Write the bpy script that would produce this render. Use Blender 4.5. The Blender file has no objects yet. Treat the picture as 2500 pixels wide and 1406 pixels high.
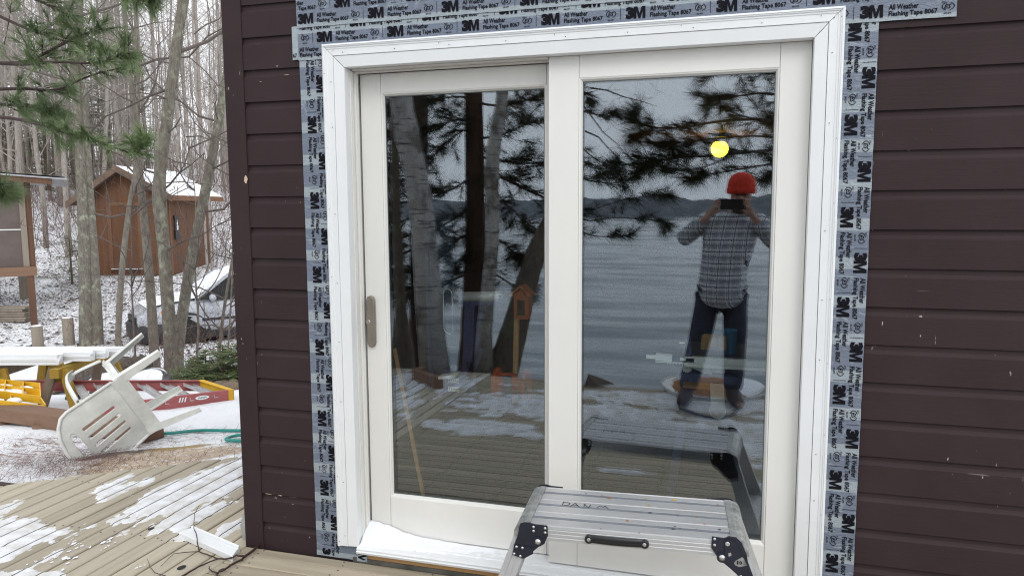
import bpy, bmesh, math, random
import numpy as np
from mathutils import Vector, Matrix, noise as mnoise
S = bpy.context.scene
rnd = random.Random(7)
# ------------------------------------------------------------------ camera
YAW, PIT, ROL = map(math.radians, (16.30687662, 6.26123208, -0.30749201))
FPX = 1818.75
CAM = np.array([0.0, -2.75, 1.51])
_f = np.array([-math.sin(YAW)*math.cos(PIT), math.cos(YAW)*math.cos(PIT), -math.sin(PIT)])
_r = np.array([math.cos(YAW), math.sin(YAW), 0.0]); _u = np.cross(_r, _f)
AXR = math.cos(ROL)*_r + math.sin(ROL)*_u
AXU = -math.sin(ROL)*_r + math.cos(ROL)*_u
AXF = _f
cam = bpy.data.cameras.new('camera'); cam_ob = bpy.data.objects.new('camera', cam)
S.collection.objects.link(cam_ob)
cam.sensor_width = 36.0; cam.lens = FPX/2500*36.0; cam.clip_start = 0.02; cam.clip_end = 3000
mw = Matrix.Identity(4)
for i in range(3):
    mw[i][0] = AXR[i]; mw[i][1] = AXU[i]; mw[i][2] = -AXF[i]; mw[i][3] = CAM[i]
cam_ob.matrix_world = mw
S.camera = cam_ob
# ------------------------------------------------------------------ sky, sun, exposure
world = bpy.data.worlds.new('World'); S.world = world; world.use_nodes = True
wn = world.node_tree; wn.nodes.clear()
sky = wn.nodes.new('ShaderNodeTexSky'); sky.sky_type = 'NISHITA'; sky.sun_disc = False
SUN_EL, SUN_AZ = math.radians(42), math.radians(150)
sky.sun_elevation = SUN_EL; sky.sun_rotation = SUN_AZ; sky.dust_density = 6.0; sky.air_density = 1.2
hs = wn.nodes.new('ShaderNodeHueSaturation'); hs.inputs['Saturation'].default_value = 0.12
mixs = wn.nodes.new('ShaderNodeMix'); mixs.data_type = 'RGBA'; mixs.inputs[0].default_value = 0.72
mixs.inputs[7].default_value = (14.0, 14.4, 15.0, 1)          # an even cloud deck
bg = wn.nodes.new('ShaderNodeBackground'); bg.inputs['Strength'].default_value = 0.1
wo = wn.nodes.new('ShaderNodeOutputWorld')
wn.links.new(sky.outputs[0], hs.inputs['Color']); wn.links.new(hs.outputs[0], mixs.inputs[6])
wn.links.new(mixs.outputs[2], bg.inputs['Color']); wn.links.new(bg.outputs[0], wo.inputs['Surface'])
sun = bpy.data.lights.new('sun', 'SUN'); sun.energy = 0.6; sun.angle = math.radians(25); sun.color = (1, .98, .95)
sun_ob = bpy.data.objects.new('sun', sun); S.collection.objects.link(sun_ob)
# sun stands over the lake, behind the photographer and a little to the left
sd = Vector((math.sin(SUN_AZ)*math.cos(SUN_EL), math.cos(SUN_AZ)*math.cos(SUN_EL), math.sin(SUN_EL)))
sun_ob.rotation_euler = sd.to_track_quat('Z', 'Y').to_euler()
S.view_settings.view_transform = 'Standard'; S.view_settings.look = 'None'
S.view_settings.exposure = 0.25; S.view_settings.gamma = 1.0; S.view_settings.use_curve_mapping = False
S.render.engine = 'CYCLES'
cy = S.cycles
cy.max_bounces = 10; cy.diffuse_bounces = 3; cy.glossy_bounces = 5; cy.transmission_bounces = 6; cy.transparent_max_bounces = 24
cy.caustics_reflective = False; cy.caustics_refractive = False; cy.sample_clamp_indirect = 6
cy.use_denoising = True; cy.use_adaptive_sampling = False; cy.filter_width = 1.15
try: cy.denoising_prefilter = 'NONE'
except Exception: pass

def W(px, py, d):
    "point of the place seen at that pixel of the photograph, d metres deep"
    return CAM + d*((px-1250)/FPX*AXR - (py-703)/FPX*AXU + AXF)
def MI(px, py, d, g=0.05):
    "the same for something seen mirrored in the door glass (glass plane y = g)"
    p = W(px, py, d); p[1] = 2*g - p[1]; return p
def onz(px, py, z):
    d = (px-1250)/FPX*AXR - (py-703)/FPX*AXU + AXF
    return CAM + (z-CAM[2])/d[2]*d
# ------------------------------------------------------------------ building helpers
COL = S.collection
WORLD = {}                       # object -> its world matrix (nothing is rotated by modifiers)
def link(o, parent=None, M=None):
    COL.objects.link(o)
    if parent is not None: o.parent = parent
    WORLD[o] = (WORLD[parent] if parent is not None else Matrix.Identity(4)) if M is None else M
    return o
def tag(o, label=None, cat=None, group=None, kind=None):
    if label: o['label'] = label
    if cat: o['category'] = cat
    if group: o['group'] = group
    if kind: o['kind'] = kind
    return o
def thing(name, loc, label, cat, group=None, M=None):
    o = bpy.data.objects.new(name, None); o.empty_display_size = .2
    m = Matrix.Translation(Vector(loc)) @ (M.to_4x4() if M is not None else Matrix.Identity(4))
    o.matrix_world = m
    link(o, None, m); return tag(o, label, cat, group)
class MB:
    "collects geometry of one mesh"
    def __init__(s): s.v = []; s.f = []; s.sm = []
    def add(s, vs, fs, smooth=False):
        n = len(s.v); s.v.extend([tuple(map(float, p)) for p in vs])
        s.f.extend([tuple(i+n for i in f) for f in fs]); s.sm.extend([smooth]*len(fs)); return s
    def box(s, c, size, R=None):
        x, y, z = size[0]/2, size[1]/2, size[2]/2
        P = [(-x,-y,-z),(x,-y,-z),(x,y,-z),(-x,y,-z),(-x,-y,z),(x,-y,z),(x,y,z),(-x,y,z)]
        if R is not None: P = [tuple(R @ Vector(p)) for p in P]
        P = [(p[0]+c[0], p[1]+c[1], p[2]+c[2]) for p in P]
        return s.add(P, [(0,3,2,1),(4,5,6,7),(0,1,5,4),(1,2,6,5),(2,3,7,6),(3,0,4,7)])
    def bb(s, a, b):
        return s.box([(a[i]+b[i])/2 for i in range(3)], [abs(b[i]-a[i]) for i in range(3)])
    def bar(s, a, b, w, h, up=(0,0,1)):
        "a box from a to b, w wide across, h tall along up"
        a = Vector(a); b = Vector(b); d = b-a; L = d.length; d.normalize()
        u = Vector(up); x = d.cross(u)
        if x.length < 1e-4: x = d.cross(Vector((1,0,0)))
        x.normalize(); u = x.cross(d)
        R = Matrix((d, x, u)).transposed()
        return s.box((a+b)/2, (L, w, h), R)
    def tube(s, path, rad, n=8, cap=True, smooth=True):
        P = [Vector(p) for p in path]; k = len(P)
        rad = [float(q) for q in rad] if hasattr(rad, '__len__') else [float(rad)]*k
        rings = []; ref = None
        for i in range(k):
            t = (P[min(i+1,k-1)]-P[max(i-1,0)])
            if t.length < 1e-9: t = Vector((0,0,1))
            t.normalize()
            if ref is None: ref = t.orthogonal().normalized()
            ref = (ref - t*ref.dot(t))
            if ref.length < 1e-6: ref = t.orthogonal()
            ref.normalize(); q = t.cross(ref)
            rings.append([P[i]+rad[i]*(math.cos(2*math.pi*j/n)*ref+math.sin(2*math.pi*j/n)*q) for j in range(n)])
        vs = [p for r in rings for p in r]
        fs = [(i*n+j, i*n+(j+1)%n, (i+1)*n+(j+1)%n, (i+1)*n+j) for i in range(k-1) for j in range(n)]
        s.add(vs, fs, smooth)
        if cap and n > 2:
            m = len(s.v)-len(vs)
            s.f.append(tuple(m+j for j in reversed(range(n)))); s.f.append(tuple(m+(k-1)*n+j for j in range(n))); s.sm += [False, False]
        return s
    def prism(s, poly, vec, smooth=False):
        "closed polygon of 3-D points swept along vec"
        n = len(poly); v = Vector(vec); A = [Vector(p) for p in poly]
        s.add(A+[p+v for p in A], [tuple(reversed(range(n))), tuple(range(n, 2*n))]+[(i, (i+1)%n, n+(i+1)%n, n+i) for i in range(n)], smooth)
        return s
    def lathe(s, c, prof, n=16, axis=(0,0,1), smooth=True):
        ax = Vector(axis).normalized(); a = ax.orthogonal().normalized(); b = ax.cross(a); c = Vector(c)
        vs = []; fs = []
        for r, h in prof:
            for j in range(n): vs.append(c+ax*h+r*(math.cos(2*math.pi*j/n)*a+math.sin(2*math.pi*j/n)*b))
        for i in range(len(prof)-1):
            for j in range(n): fs.append((i*n+j, i*n+(j+1)%n, (i+1)*n+(j+1)%n, (i+1)*n+j))
        s.add(vs, fs, smooth); m = len(s.v)-len(vs)
        s.f.append(tuple(m+j for j in reversed(range(n)))); s.f.append(tuple(m+(len(prof)-1)*n+j for j in range(n))); s.sm += [False, False]
        return s
    def ball(s, c, r, n=12, m=8):
        r = r if hasattr(r, '__len__') else (r, r, r)
        vs = []; fs = []
        for i in range(m+1):
            t = math.pi*i/m
            for j in range(n): vs.append((c[0]+r[0]*math.sin(t)*math.cos(2*math.pi*j/n), c[1]+r[1]*math.sin(t)*math.sin(2*math.pi*j/n), c[2]-r[2]*math.cos(t)))
        for i in range(m):
            for j in range(n): fs.append((i*n+j, i*n+(j+1)%n, (i+1)*n+(j+1)%n, (i+1)*n+j))
        return s.add(vs, fs, True)
    def strip(s, rows, smooth=True):
        "grid from equal rows of points"
        n = len(rows[0]); vs = [p for r in rows for p in r]
        return s.add(vs, [(i*n+j, i*n+j+1, (i+1)*n+j+1, (i+1)*n+j) for i in range(len(rows)-1) for j in range(n-1)], smooth)
    def mesh(s, name, inv=None):
        me = bpy.data.meshes.new(name)
        vs = s.v if inv is None else [tuple(inv @ Vector(p)) for p in s.v]
        me.from_pydata(vs, [], s.f); me.polygons.foreach_set('use_smooth', s.sm); me.update(); return me
    def build(s, name, mat, parent=None, local=False, bevel=0):
        inv = None
        if parent is not None and not local: inv = WORLD[parent].inverted()
        me = s.mesh(name, inv)
        if mat: me.materials.append(mat)
        o = bpy.data.objects.new(name, me); link(o, parent)
        if bevel:
            md = o.modifiers.new('edge', 'BEVEL'); md.width = bevel; md.segments = 2; md.limit_method = 'ANGLE'; md.angle_limit = .6
        return o
def share(o, parent, M=None):
    c = o.copy(); link(c, parent)
    if M is not None: c.matrix_local = M
    return c
def copy_tree(o, M, **kw):
    "a thing with copies of its parts and sub-parts"
    r = o.copy(); COL.objects.link(r); r.matrix_world = M; WORLD[r] = M
    for k, v in kw.items(): r[k] = v
    for ch in list(o.children):
        c = ch.copy(); COL.objects.link(c); c.parent = r; WORLD[c] = M
        for g in list(ch.children):
            d = g.copy(); COL.objects.link(d); d.parent = c; WORLD[d] = M
    return r
# ------------------------------------------------------------------ materials
def lin(r, g, b):
    f = lambda c: (c/255/12.92 if c/255 <= .04045 else ((c/255+.055)/1.055)**2.4)
    return (f(r), f(g), f(b), 1)
class NT:
    def __init__(s, name):
        s.m = bpy.data.materials.new(name); s.m.use_nodes = True; s.t = s.m.node_tree; s.t.nodes.clear()
        s.out = s.t.nodes.new('ShaderNodeOutputMaterial'); s.p = s.t.nodes.new('ShaderNodeBsdfPrincipled')
        s.t.links.new(s.p.outputs[0], s.out.inputs['Surface']); s._co = None
    def n(s, ty, **kw):
        x = s.t.nodes.new('ShaderNode'+ty)
        for k, v in kw.items(): setattr(x, k, v)
        return x
    def l(s, a, b): s.t.links.new(a, b)
    def co(s, scale=(1,1,1), kind='Object', rot=(0,0,0)):
        tc = s.n('TexCoord'); mp = s.n('Mapping'); mp.inputs['Scale'].default_value = scale; mp.inputs['Rotation'].default_value = rot
        s.l(tc.outputs[kind], mp.inputs[0]); return mp.outputs[0]
    def noise(s, scale, detail=4, rough=.55, co=None, dist=0):
        x = s.n('TexNoise'); x.inputs['Scale'].default_value = scale; x.inputs['Detail'].default_value = detail
        x.inputs['Roughness'].default_value = rough; x.inputs['Distortion'].default_value = dist
        s.l(co if co is not None else s.co(), x.inputs['Vector']); return x.outputs[0]
    def ramp(s, fac, a, b, lo=0., hi=1.):
        x = s.n('ValToRGB'); e = x.color_ramp.elements
        e[0].position = a; e[0].color = (lo, lo, lo, 1); e[1].position = b; e[1].color = (hi, hi, hi, 1)
        s.l(fac, x.inputs[0]); return x.outputs[0]
    def mix(s, fac, a, b, mode='MIX'):
        x = s.n('Mix', data_type='RGBA', blend_type=mode)
        for i, v in ((0, fac), (6, a), (7, b)):
            if hasattr(v, 'is_linked'): s.l(v, x.inputs[i])
            elif i == 0: x.inputs[0].default_value = v
            else: x.inputs[i].default_value = v if len(v) == 4 else (*v, 1)
        return x.outputs[2]
    def math(s, op, a, b=None, c=None):
        x = s.n('Math', operation=op)
        for i, v in enumerate((a, b, c)):
            if v is None: continue
            if hasattr(v, 'is_linked'): s.l(v, x.inputs[i])
            else: x.inputs[i].default_value = v
        return x.outputs[0]
    def xyz(s, co):
        x = s.n('SeparateXYZ'); s.l(co, x.inputs[0]); return x.outputs
    def bump(s, h, strength=.3, dist=.01):
        x = s.n('Bump'); x.inputs['Strength'].default_value = strength; x.inputs['Distance'].default_value = dist
        s.l(h, x.inputs['Height']); s.l(x.outputs[0], s.p.inputs['Normal']); return x
    def col(s, c):
        if hasattr(c, 'is_linked'): s.l(c, s.p.inputs['Base Color'])
        else: s.p.inputs['Base Color'].default_value = c
    def set(s, rough=.6, metal=0, spec=.5):
        s.p.inputs['Roughness'].default_value = rough; s.p.inputs['Metallic'].default_value = metal
        s.p.inputs['Specular IOR Level'].default_value = spec; return s.m
def plain(name, c, rough=.5, metal=0, var=.12, scale=6, bump=.0, bscale=60, spec=.5, stretch=(1,1,1)):
    "colour with uneven patches, fine relief and a little wear"
    t = NT(name); c = c if len(c) == 4 else (*c, 1)
    co = t.co(stretch)
    n1 = t.noise(scale, 5, .6, co)
    d = tuple(x*(1-var*1.6) for x in c[:3])+(1,); h = tuple(min(1, x*(1+var)) for x in c[:3])+(1,)
    t.col(t.mix(t.ramp(n1, .3, .7), d, h))
    if bump: t.bump(t.noise(bscale, 4, .6, co), bump, .004)
    r = t.ramp(t.noise(scale*3, 3), .3, .8, max(.03, rough-.08), min(1, rough+.08)); t.l(r, t.p.inputs['Roughness'])
    t.p.inputs['Metallic'].default_value = metal; t.p.inputs['Specular IOR Level'].default_value = spec
    return t.m
def wood(name, c, c2, rough=.75, along=0, scale=1., rand=.18, knots=True, gl=.5):
    "boards: grain stretched along one axis, tone that changes from piece to piece"
    t = NT(name); sc = [28*scale]*3; sc[along] = 1.6*scale
    oi = t.n('ObjectInfo')
    tc = t.n('TexCoord'); off = t.n('VectorMath', operation='ADD'); cmb = t.n('CombineXYZ')
    for i in range(3): t.l(t.math('MULTIPLY', oi.outputs['Random'], 37.0*(i+1)), cmb.inputs[i])
    t.l(tc.outputs['Object'], off.inputs[0]); t.l(cmb.outputs[0], off.inputs[1])
    mp = t.n('Mapping'); mp.inputs['Scale'].default_value = sc; t.l(off.outputs[0], mp.inputs[0])
    g = t.noise(1.0, 6, .65, mp.outputs[0], .6)
    mp2 = t.n('Mapping'); s2 = [5*scale]*3; s2[along] = .7*scale; mp2.inputs['Scale'].default_value = s2; t.l(off.outputs[0], mp2.inputs[0])
    big = t.noise(1.0, 4, .6, mp2.outputs[0], .3)
    base = t.mix(t.ramp(g, .33, .68), c2, c)
    base = t.mix(t.ramp(big, .35, .75, 0, .55), base, tuple(x*.72 for x in c2[:3])+(1,))
    v = t.math('ADD', t.math('MULTIPLY', oi.outputs['Random'], rand*2), 1-rand)
    mul = t.n('Mix', data_type='RGBA', blend_type='MULTIPLY'); mul.inputs[0].default_value = 1
    cc = t.n('CombineColor')
    for i in range(3): t.l(v, cc.inputs[i])
    t.l(base, mul.inputs[6]); t.l(cc.outputs[0], mul.inputs[7]); t.col(mul.outputs[2])
    t.bump(g, .35, .003)
    return t.set(rough, 0, .3)
def emit(name, c, s):
    t = NT(name); t.p.inputs['Base Color'].default_value = (*c[:3], 1)
    t.p.inputs['Emission Color'].default_value = (*c[:3], 1); t.p.inputs['Emission Strength'].default_value = s
    return t.m
def bark(name, a, b, lich, amount=.5, vs=1.0, bands=False):
    t = NT(name); co = t.co((1,1,.28*vs)); n1 = t.noise(34, 6, .7, co)
    n2 = t.noise(9, 5, .65, t.co((1,1,.8))); n3 = t.noise(3.1, 3, .5)
    c = t.mix(t.ramp(n1, .35, .65), a, b)
    c = t.mix(t.math('MULTIPLY', t.ramp(n2, .5, .62), t.ramp(n3, .35, .62, 0, amount)), c, lich)
    if bands:
        w = t.noise(1, 4, .7, t.co((4,4,42))); c = t.mix(t.ramp(w, .55, .63, 0, .85), c, (.03,.025,.022,1))
        w2 = t.noise(3.4, 6, .75, t.co((1,1,.7))); c = t.mix(t.ramp(w2, .50, .62, 0, .85), c, (.08,.062,.05,1))
    if bands: zz = t.xyz(t.co())[2]; c = t.mix(t.math('MULTIPLY', t.ramp(t.math('ADD', zz, t.math('MULTIPLY', n2, .9)), .75, 1.75, 1, 0) if False else t.ramp(t.math('MULTIPLY', t.math('ADD', zz, n2), .4), .30, .75, 1, 0), .9), c, t.mix(t.ramp(n1, .4, .6), (.05,.04,.033,1), (.15,.12,.095,1)))
    t.col(c); t.bump(n1, .7, .012)
    return t.set(.9, 0, .2)

M = {}
# painted drop siding: dark brown with scuffs and thin scratches
t = NT('brown_siding_paint')
n1 = t.noise(3, 5, .6); g = t.noise(1, 5, .65, t.co((5, 5, 130)))
c = t.mix(t.ramp(n1, .3, .7), (.029,.0172,.0195,1), (.039,.0238,.0265,1))
sp = t.noise(1, 2, .5, t.co((70, 70, 22))); sp2 = t.noise(2.3, 3, .5)
c = t.mix(t.math('MULTIPLY', t.ramp(sp, .71, .735), t.ramp(sp2, .52, .62)), c, (.38,.34,.32,1))
sc2 = t.noise(1, 2, .4, t.co((5, 5, 95), rot=(0, .5, 0))); c = t.mix(t.math('MULTIPLY', t.ramp(sc2, .72, .735, 0, .45), t.ramp(sp2, .5, .62)), c, (.25,.22,.21,1))
t.col(c); t.bump(g, .22, .003); M['siding'] = t.set(.66, 0, .22)
M['white_pvc'] = plain('white_trim', (.77,.79,.80), .38, 0, .02, 3, .03, 40)
M['white_door'] = plain('primed_door_paint', (.75,.745,.715), .5, 0, .025, 4, .05, 60, stretch=(1,1,.3))
M['door_dark'] = plain('jamb_vinyl', (.66,.63,.59), .5, 0, .04, 5)
M['gasket'] = plain('glazing_gasket', (.10,.12,.115), .4)
M['nickel'] = plain('satin_nickel', (.33,.29,.25), .38, .75, .05, 12, .02, 90)
M['dark_hole'] = plain('dark_recess', (.012,.011,.010), .8)
M['deck'] = wood('weathered_deck_board', (.51,.455,.36,1), (.40,.355,.275,1), .8, 1, 1., .13)
M['deckx'] = wood('weathered_deck_board_cross', (.45,.39,.295,1), (.34,.29,.215,1), .8, 0, 1., .12)
M['deck_pale'] = M['deck']
M['raw_wood'] = wood('fresh_pine', (.55,.33,.15,1), (.46,.26,.11,1), .6, 0, 1.2, .05)
M['membrane'] = plain('grey_sill_membrane', (.10,.098,.085), .6, 0, .3, 10)
M['snow'] = plain('snow', (.84,.86,.90), .85, 0, .03, 8, .35, 30, .2)
t = NT('glass'); t.t.nodes.remove(t.p)
tr = t.n('BsdfTransparent'); tr.inputs[0].default_value = (.95,.965,.96,1)
gl = t.n('BsdfGlossy'); gl.inputs['Roughness'].default_value = 0; gl.inputs['Color'].default_value = (.83,.91,1.0,1)
lw = t.n('LayerWeight'); lw.inputs[0].default_value = .5
f5 = t.math('POWER', lw.outputs['Facing'], 4.0); fac = t.math('MULTIPLY_ADD', f5, .8, .182)
wv = t.noise(1.5, 1, .4); bp = t.n('Bump'); bp.inputs['Strength'].default_value = .05; bp.inputs['Distance'].default_value = .003
t.l(wv, bp.inputs['Height']); t.l(bp.outputs[0], gl.inputs['Normal'])
gm = t.n('NewGeometry'); fac = t.math('MULTIPLY', fac, t.math('SUBTRACT', 1.0, gm.outputs['Backfacing']))
mx = t.n('MixShader'); t.l(fac, mx.inputs[0]); t.l(tr.outputs[0], mx.inputs[1]); t.l(gl.outputs[0], mx.inputs[2]); t.l(mx.outputs[0], t.out.inputs['Surface'])
M['glass'] = t.m
t = NT('thin_wet_snow'); c = t.mix(t.ramp(t.noise(9, 5, .65), .38, .62), (.60,.585,.56,1), (.80,.82,.86,1)); t.col(c); t.bump(t.noise(40, 4, .6), .3, .004); M['snow_thin'] = t.set(.8, 0, .2)
# flashing tape: grey-blue film, paler where it bridges the laps of the siding, streaky
t = NT('flashing_tape_film'); co = t.co(); z = t.xyz(co)[2]
ph = t.math('FRACT', t.math('DIVIDE', t.math('ADD', z, 10*.1305-.642+.034), .1305))
band = t.ramp(ph, .30, .33, 1, 0)
st = t.noise(1, 5, .7, t.co((8, 8, 60)), 1.2); bl = t.noise(9, 4, .6, dist=1.5)
c = t.mix(t.math('MULTIPLY', t.ramp(st, .56, .62, 0, .8), t.ramp(bl, .42, .6)), (.150,.178,.235,1), (.33,.375,.425,1))
c = t.mix(t.math('MULTIPLY', band, .85), c, (.33,.38,.41,1))
c = t.mix(t.ramp(bl, .6, .68, 0, .6), c, (.31,.355,.41,1))
t.col(c); t.bump(t.noise(22, 5, .65, t.co((1,1,2.5)), 1.4), .7, .006); M['tape'] = t.set(.34, 0, .5)
M['tape_pale'] = plain('flashing_tape_pale', (.33,.38,.415), .35, 0, .16, 9, .3, 25, stretch=(1,1,3))
M['print'] = plain('black_print', (.008,.008,.012), .7, spec=.1)
M['print_soft'] = plain('grey_print', (.16,.19,.25), .5)
M['alu'] = plain('brushed_aluminium', (.58,.585,.59), .42, .55, .10, 9, .1, 40, stretch=(.2,1,1))
M['alu_dark'] = plain('aluminium_groove', (.27,.29,.33), .5, .4, .12, 14)
M['alu_worn'] = plain('worn_aluminium_cap', (.42,.43,.42), .45, .55, .35, 30, .3, 60)
M['black_metal'] = plain('blue_black_paint', (.013,.014,.028), .45, 0, .2, 20, .1, 60)
M['rivet'] = plain('rivet_steel', (.6,.6,.6), .3, .9, .1)
M['handle_black'] = plain('black_plastic', (.012,.012,.014), .35)
M['splat_rust'] = plain('orange_stain', (.45,.17,.05), .7); M['splat_yellow'] = plain('yellow_stain', (.6,.42,.05), .7); M['splat_dark'] = plain('dark_stain', (.07,.075,.09), .7)
M['twig'] = plain('dark_twig_bark', (.045,.024,.02), .7, 0, .3, 30)
M['grey_metal'] = plain('grey_sheet', (.42,.42,.40), .5, .2, .12, 14)
M['paint_chip'] = plain('bare_wood_chip', (.55,.42,.30), .8)
# ================================================================== GROUND
E2 = np.array([-.693, .721]); T2 = np.array([.721, .693])
GS = [-1, 3.5, 4.6, 5.2, 6, 7.5, 8.6, 9.5, 12, 14.5, 17.5, 20, 22.5, 26, 30, 40, 60, 120, 500]
GZ = [-.30, -.12, -.05, -.12, -.22, -.33, -.48, -.62, -.98, -1.2, -1.2, -.82, -.5, -.3, .4, 2.2, 4.2, 8, 16]
def ground_z(x, y):
    x = np.asarray(x, float); y = np.asarray(y, float)
    s = x*E2[0]+(y+2.75)*E2[1]
    z = np.interp(s, GS, GZ)
    sh = np.interp(y, [-60, -14, -9, -6.4, -5.0, -3.6, -2.2, -1.0, 0.2], [-9, -6, -4, -1.5, -.75, -.42, -.36, -.2, 50])
    z = np.minimum(z, sh)
    # house footprint and everything to its far side lies level
    ins = (x > -2.3) & (y > -.6)
    z = np.where(ins, np.minimum(z, -.32), z)
    inB = (x > -2.4) & (y > -3.6) & (y <= -.6)
    return np.where(inB, np.minimum(z, -.32), z)
def gz(x, y): return float(ground_z(x, y))
def nz(x, y, s=1., seed=0.): return mnoise.noise(Vector((x*s+seed, y*s-seed, seed*.7)))
def build_ground():
    rr = np.concatenate([np.linspace(.4, 9, 70), np.geomspace(9.15, 900, 105)]); na = 260
    th = np.linspace(0, 2*math.pi, na, endpoint=False)
    rows = []
    for r in rr:
        row = []
        for a in th:
            x = r*math.sin(a); y = -2.75+r*math.cos(a); z = float(ground_z(x, y))
            amp = .022 if r < 9 else min(.6, .03+.006*(r-9))
            z += amp*nz(x, y, 1.4 if r < 12 else .35, 3.)+(.012*nz(x, y, 6, 9) if r < 12 else 0)
            row.append((x, y, z))
        row.append(row[0]); rows.append(row)
    m = MB(); m.strip(rows); return m
t = NT('snowy_ground'); co = t.co(); X, Y, Z = t.xyz(co)
# distance up the yard
s_ = t.math('ADD', t.math('MULTIPLY', X, -.693), t.math('MULTIPLY', t.math('ADD', Y, 2.75), .721))
n_b = t.noise(.9, 4, .6); n_m = t.noise(4, 5, .65); n_f = t.noise(21, 5, .75); n_ff = t.noise(75, 4, .7)
snow = t.mix(t.ramp(n_m, .3, .7), (.80,.82,.86,1), (.88,.89,.92,1))
litter = t.mix(t.ramp(n_ff, .35, .65), (.13,.085,.06,1), (.05,.036,.028,1))
needle = t.mix(t.ramp(t.noise(1, 4, .7, t.co((18, 95, 40), rot=(0, 0, .5))), .4, .6), (.20,.105,.08,1), (.42,.33,.29,1))
dust = t.mix(t.ramp(n_ff, .3, .7), (.42,.32,.23,1), (.60,.49,.38,1))
far = t.ramp(s_, 0.0, 1.0)
mr = t.n('MapRange'); t.l(s_, mr.inputs[0]); mr.inputs[1].default_value = 13; mr.inputs[2].default_value = 20
lit_amt = t.math('MULTIPLY', t.ramp(t.math('ADD', n_f, t.math('MULTIPLY', t.math('SUBTRACT', n_b, .5), .25)), .50, .56), mr.outputs[0])
def blob(cx, cy, rx, ry, rot=0.):
    a = t.math('SUBTRACT', X, cx); b = t.math('SUBTRACT', Y, cy); c_, s2 = math.cos(rot), math.sin(rot)
    u = t.math('DIVIDE', t.math('ADD', t.math('MULTIPLY', a, c_), t.math('MULTIPLY', b, s2)), rx)
    v = t.math('DIVIDE', t.math('SUBTRACT', t.math('MULTIPLY', b, c_), t.math('MULTIPLY', a, s2)), ry)
    d = t.math('ADD', t.math('MULTIPLY', u, u), t.math('MULTIPLY', v, v))
    d = t.math('ADD', d, t.math('MULTIPLY', t.math('SUBTRACT', n_m, .5), 2.6))
    return t.ramp(d, .55, 1.25, 1, 0)
c = t.mix(lit_amt, snow, litter)
p1 = onz(120, 1095, -.2); p2 = onz(390, 1110, -.1); p3 = onz(310, 1100, -.15); p4 = onz(40, 1070, -.2); p5 = onz(440, 1085, -.15)
nd = t.math('MULTIPLY', t.math('MAXIMUM', blob(p1[0], p1[1], 1.25, .42, .6), blob(p4[0], p4[1], .75, .36, .6)), t.ramp(t.noise(1, 5, .75, t.co((7, 26, 10), rot=(0, 0, .65))), .50, .60))
c = t.mix(nd, c, needle)
c = t.mix(t.math('MULTIPLY', blob(p3[0], p3[1], .30, .16, .6), .9), c, (.05,.04,.035,1))
c = t.mix(t.math('MULTIPLY', blob(p2[0], p2[1], .62, .42, .75), t.ramp(n_f, .36, .46)), c, dust)
c = t.mix(t.math('MULTIPLY', blob(p5[0], p5[1], .30, .08, .6), .8), c, (.33,.24,.07,1))
c = t.mix(t.math('MULTIPLY', t.math('MULTIPLY', t.ramp(n_f, .6, .66), t.ramp(s_, 5., 6.)), .7), c, (.2,.13,.1,1))
t.col(c); hgt = t.math('ADD', t.math('MULTIPLY', n_f, .7), n_m); t.bump(hgt, .6, .05)
M['ground'] = t.set(.9, 0, .15)
g = build_ground().build('ground', M['ground']); tag(g, kind='structure')

# lake
t = NT('lake_water'); w1 = t.noise(1, 5, .62, t.co((.45, 1.3, 1)), .5); w2 = t.noise(1, 3, .5, t.co((.10, .28, 1)))
t.p.inputs['Base Color'].default_value = (.09,.115,.13,1); t.p.inputs['IOR'].default_value = 1.33
t.bump(t.math('ADD', w1, t.math('MULTIPLY', w2, 1.5)), .7, .07); M['water'] = t.set(.06, 0, .5)
m = MB(); LZ = -4.4
rows = []
for y in np.concatenate([np.linspace(-8.5, -70, 190), np.linspace(-70.6, -270, 260), np.geomspace(272, 620, 40)*-1]):
    d = -y; hw = 14+d*1.1
    rows.append([(x, y, LZ+.13*nz(x*.4, y, .62, 5)+.30*nz(x*.3, y, .21, 8)*min(1, d/50)+.14*nz(x*.3, y, .4, 3)) for x in np.linspace(-12-d*1.25, 10+d*.6, 150)])
m.strip(rows); tag(m.build('lake', M['water']), kind='structure')
# far shore: a low wooded ridge beyond the water
t = NT('hazed_far_wood'); n1 = t.noise(.14, 6, .75, t.co((1, 1, .35))); t.col(t.mix(t.ramp(n1, .4, .62), (.20,.21,.23,1), (.12,.13,.145,1))); t.bump(n1, .8, 3); M['far'] = t.set(1, 0, 0)  # distance haze is put into the grey-blue wood colour
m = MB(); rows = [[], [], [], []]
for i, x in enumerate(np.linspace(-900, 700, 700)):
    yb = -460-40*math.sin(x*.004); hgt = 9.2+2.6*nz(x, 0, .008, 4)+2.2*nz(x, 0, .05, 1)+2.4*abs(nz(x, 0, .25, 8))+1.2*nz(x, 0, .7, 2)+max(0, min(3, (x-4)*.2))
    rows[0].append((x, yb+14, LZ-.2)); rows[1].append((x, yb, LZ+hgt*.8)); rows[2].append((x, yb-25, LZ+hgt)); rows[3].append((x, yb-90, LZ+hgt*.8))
m.strip(rows, False); tag(m.build('far_hills', M['far']), kind='structure')

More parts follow.
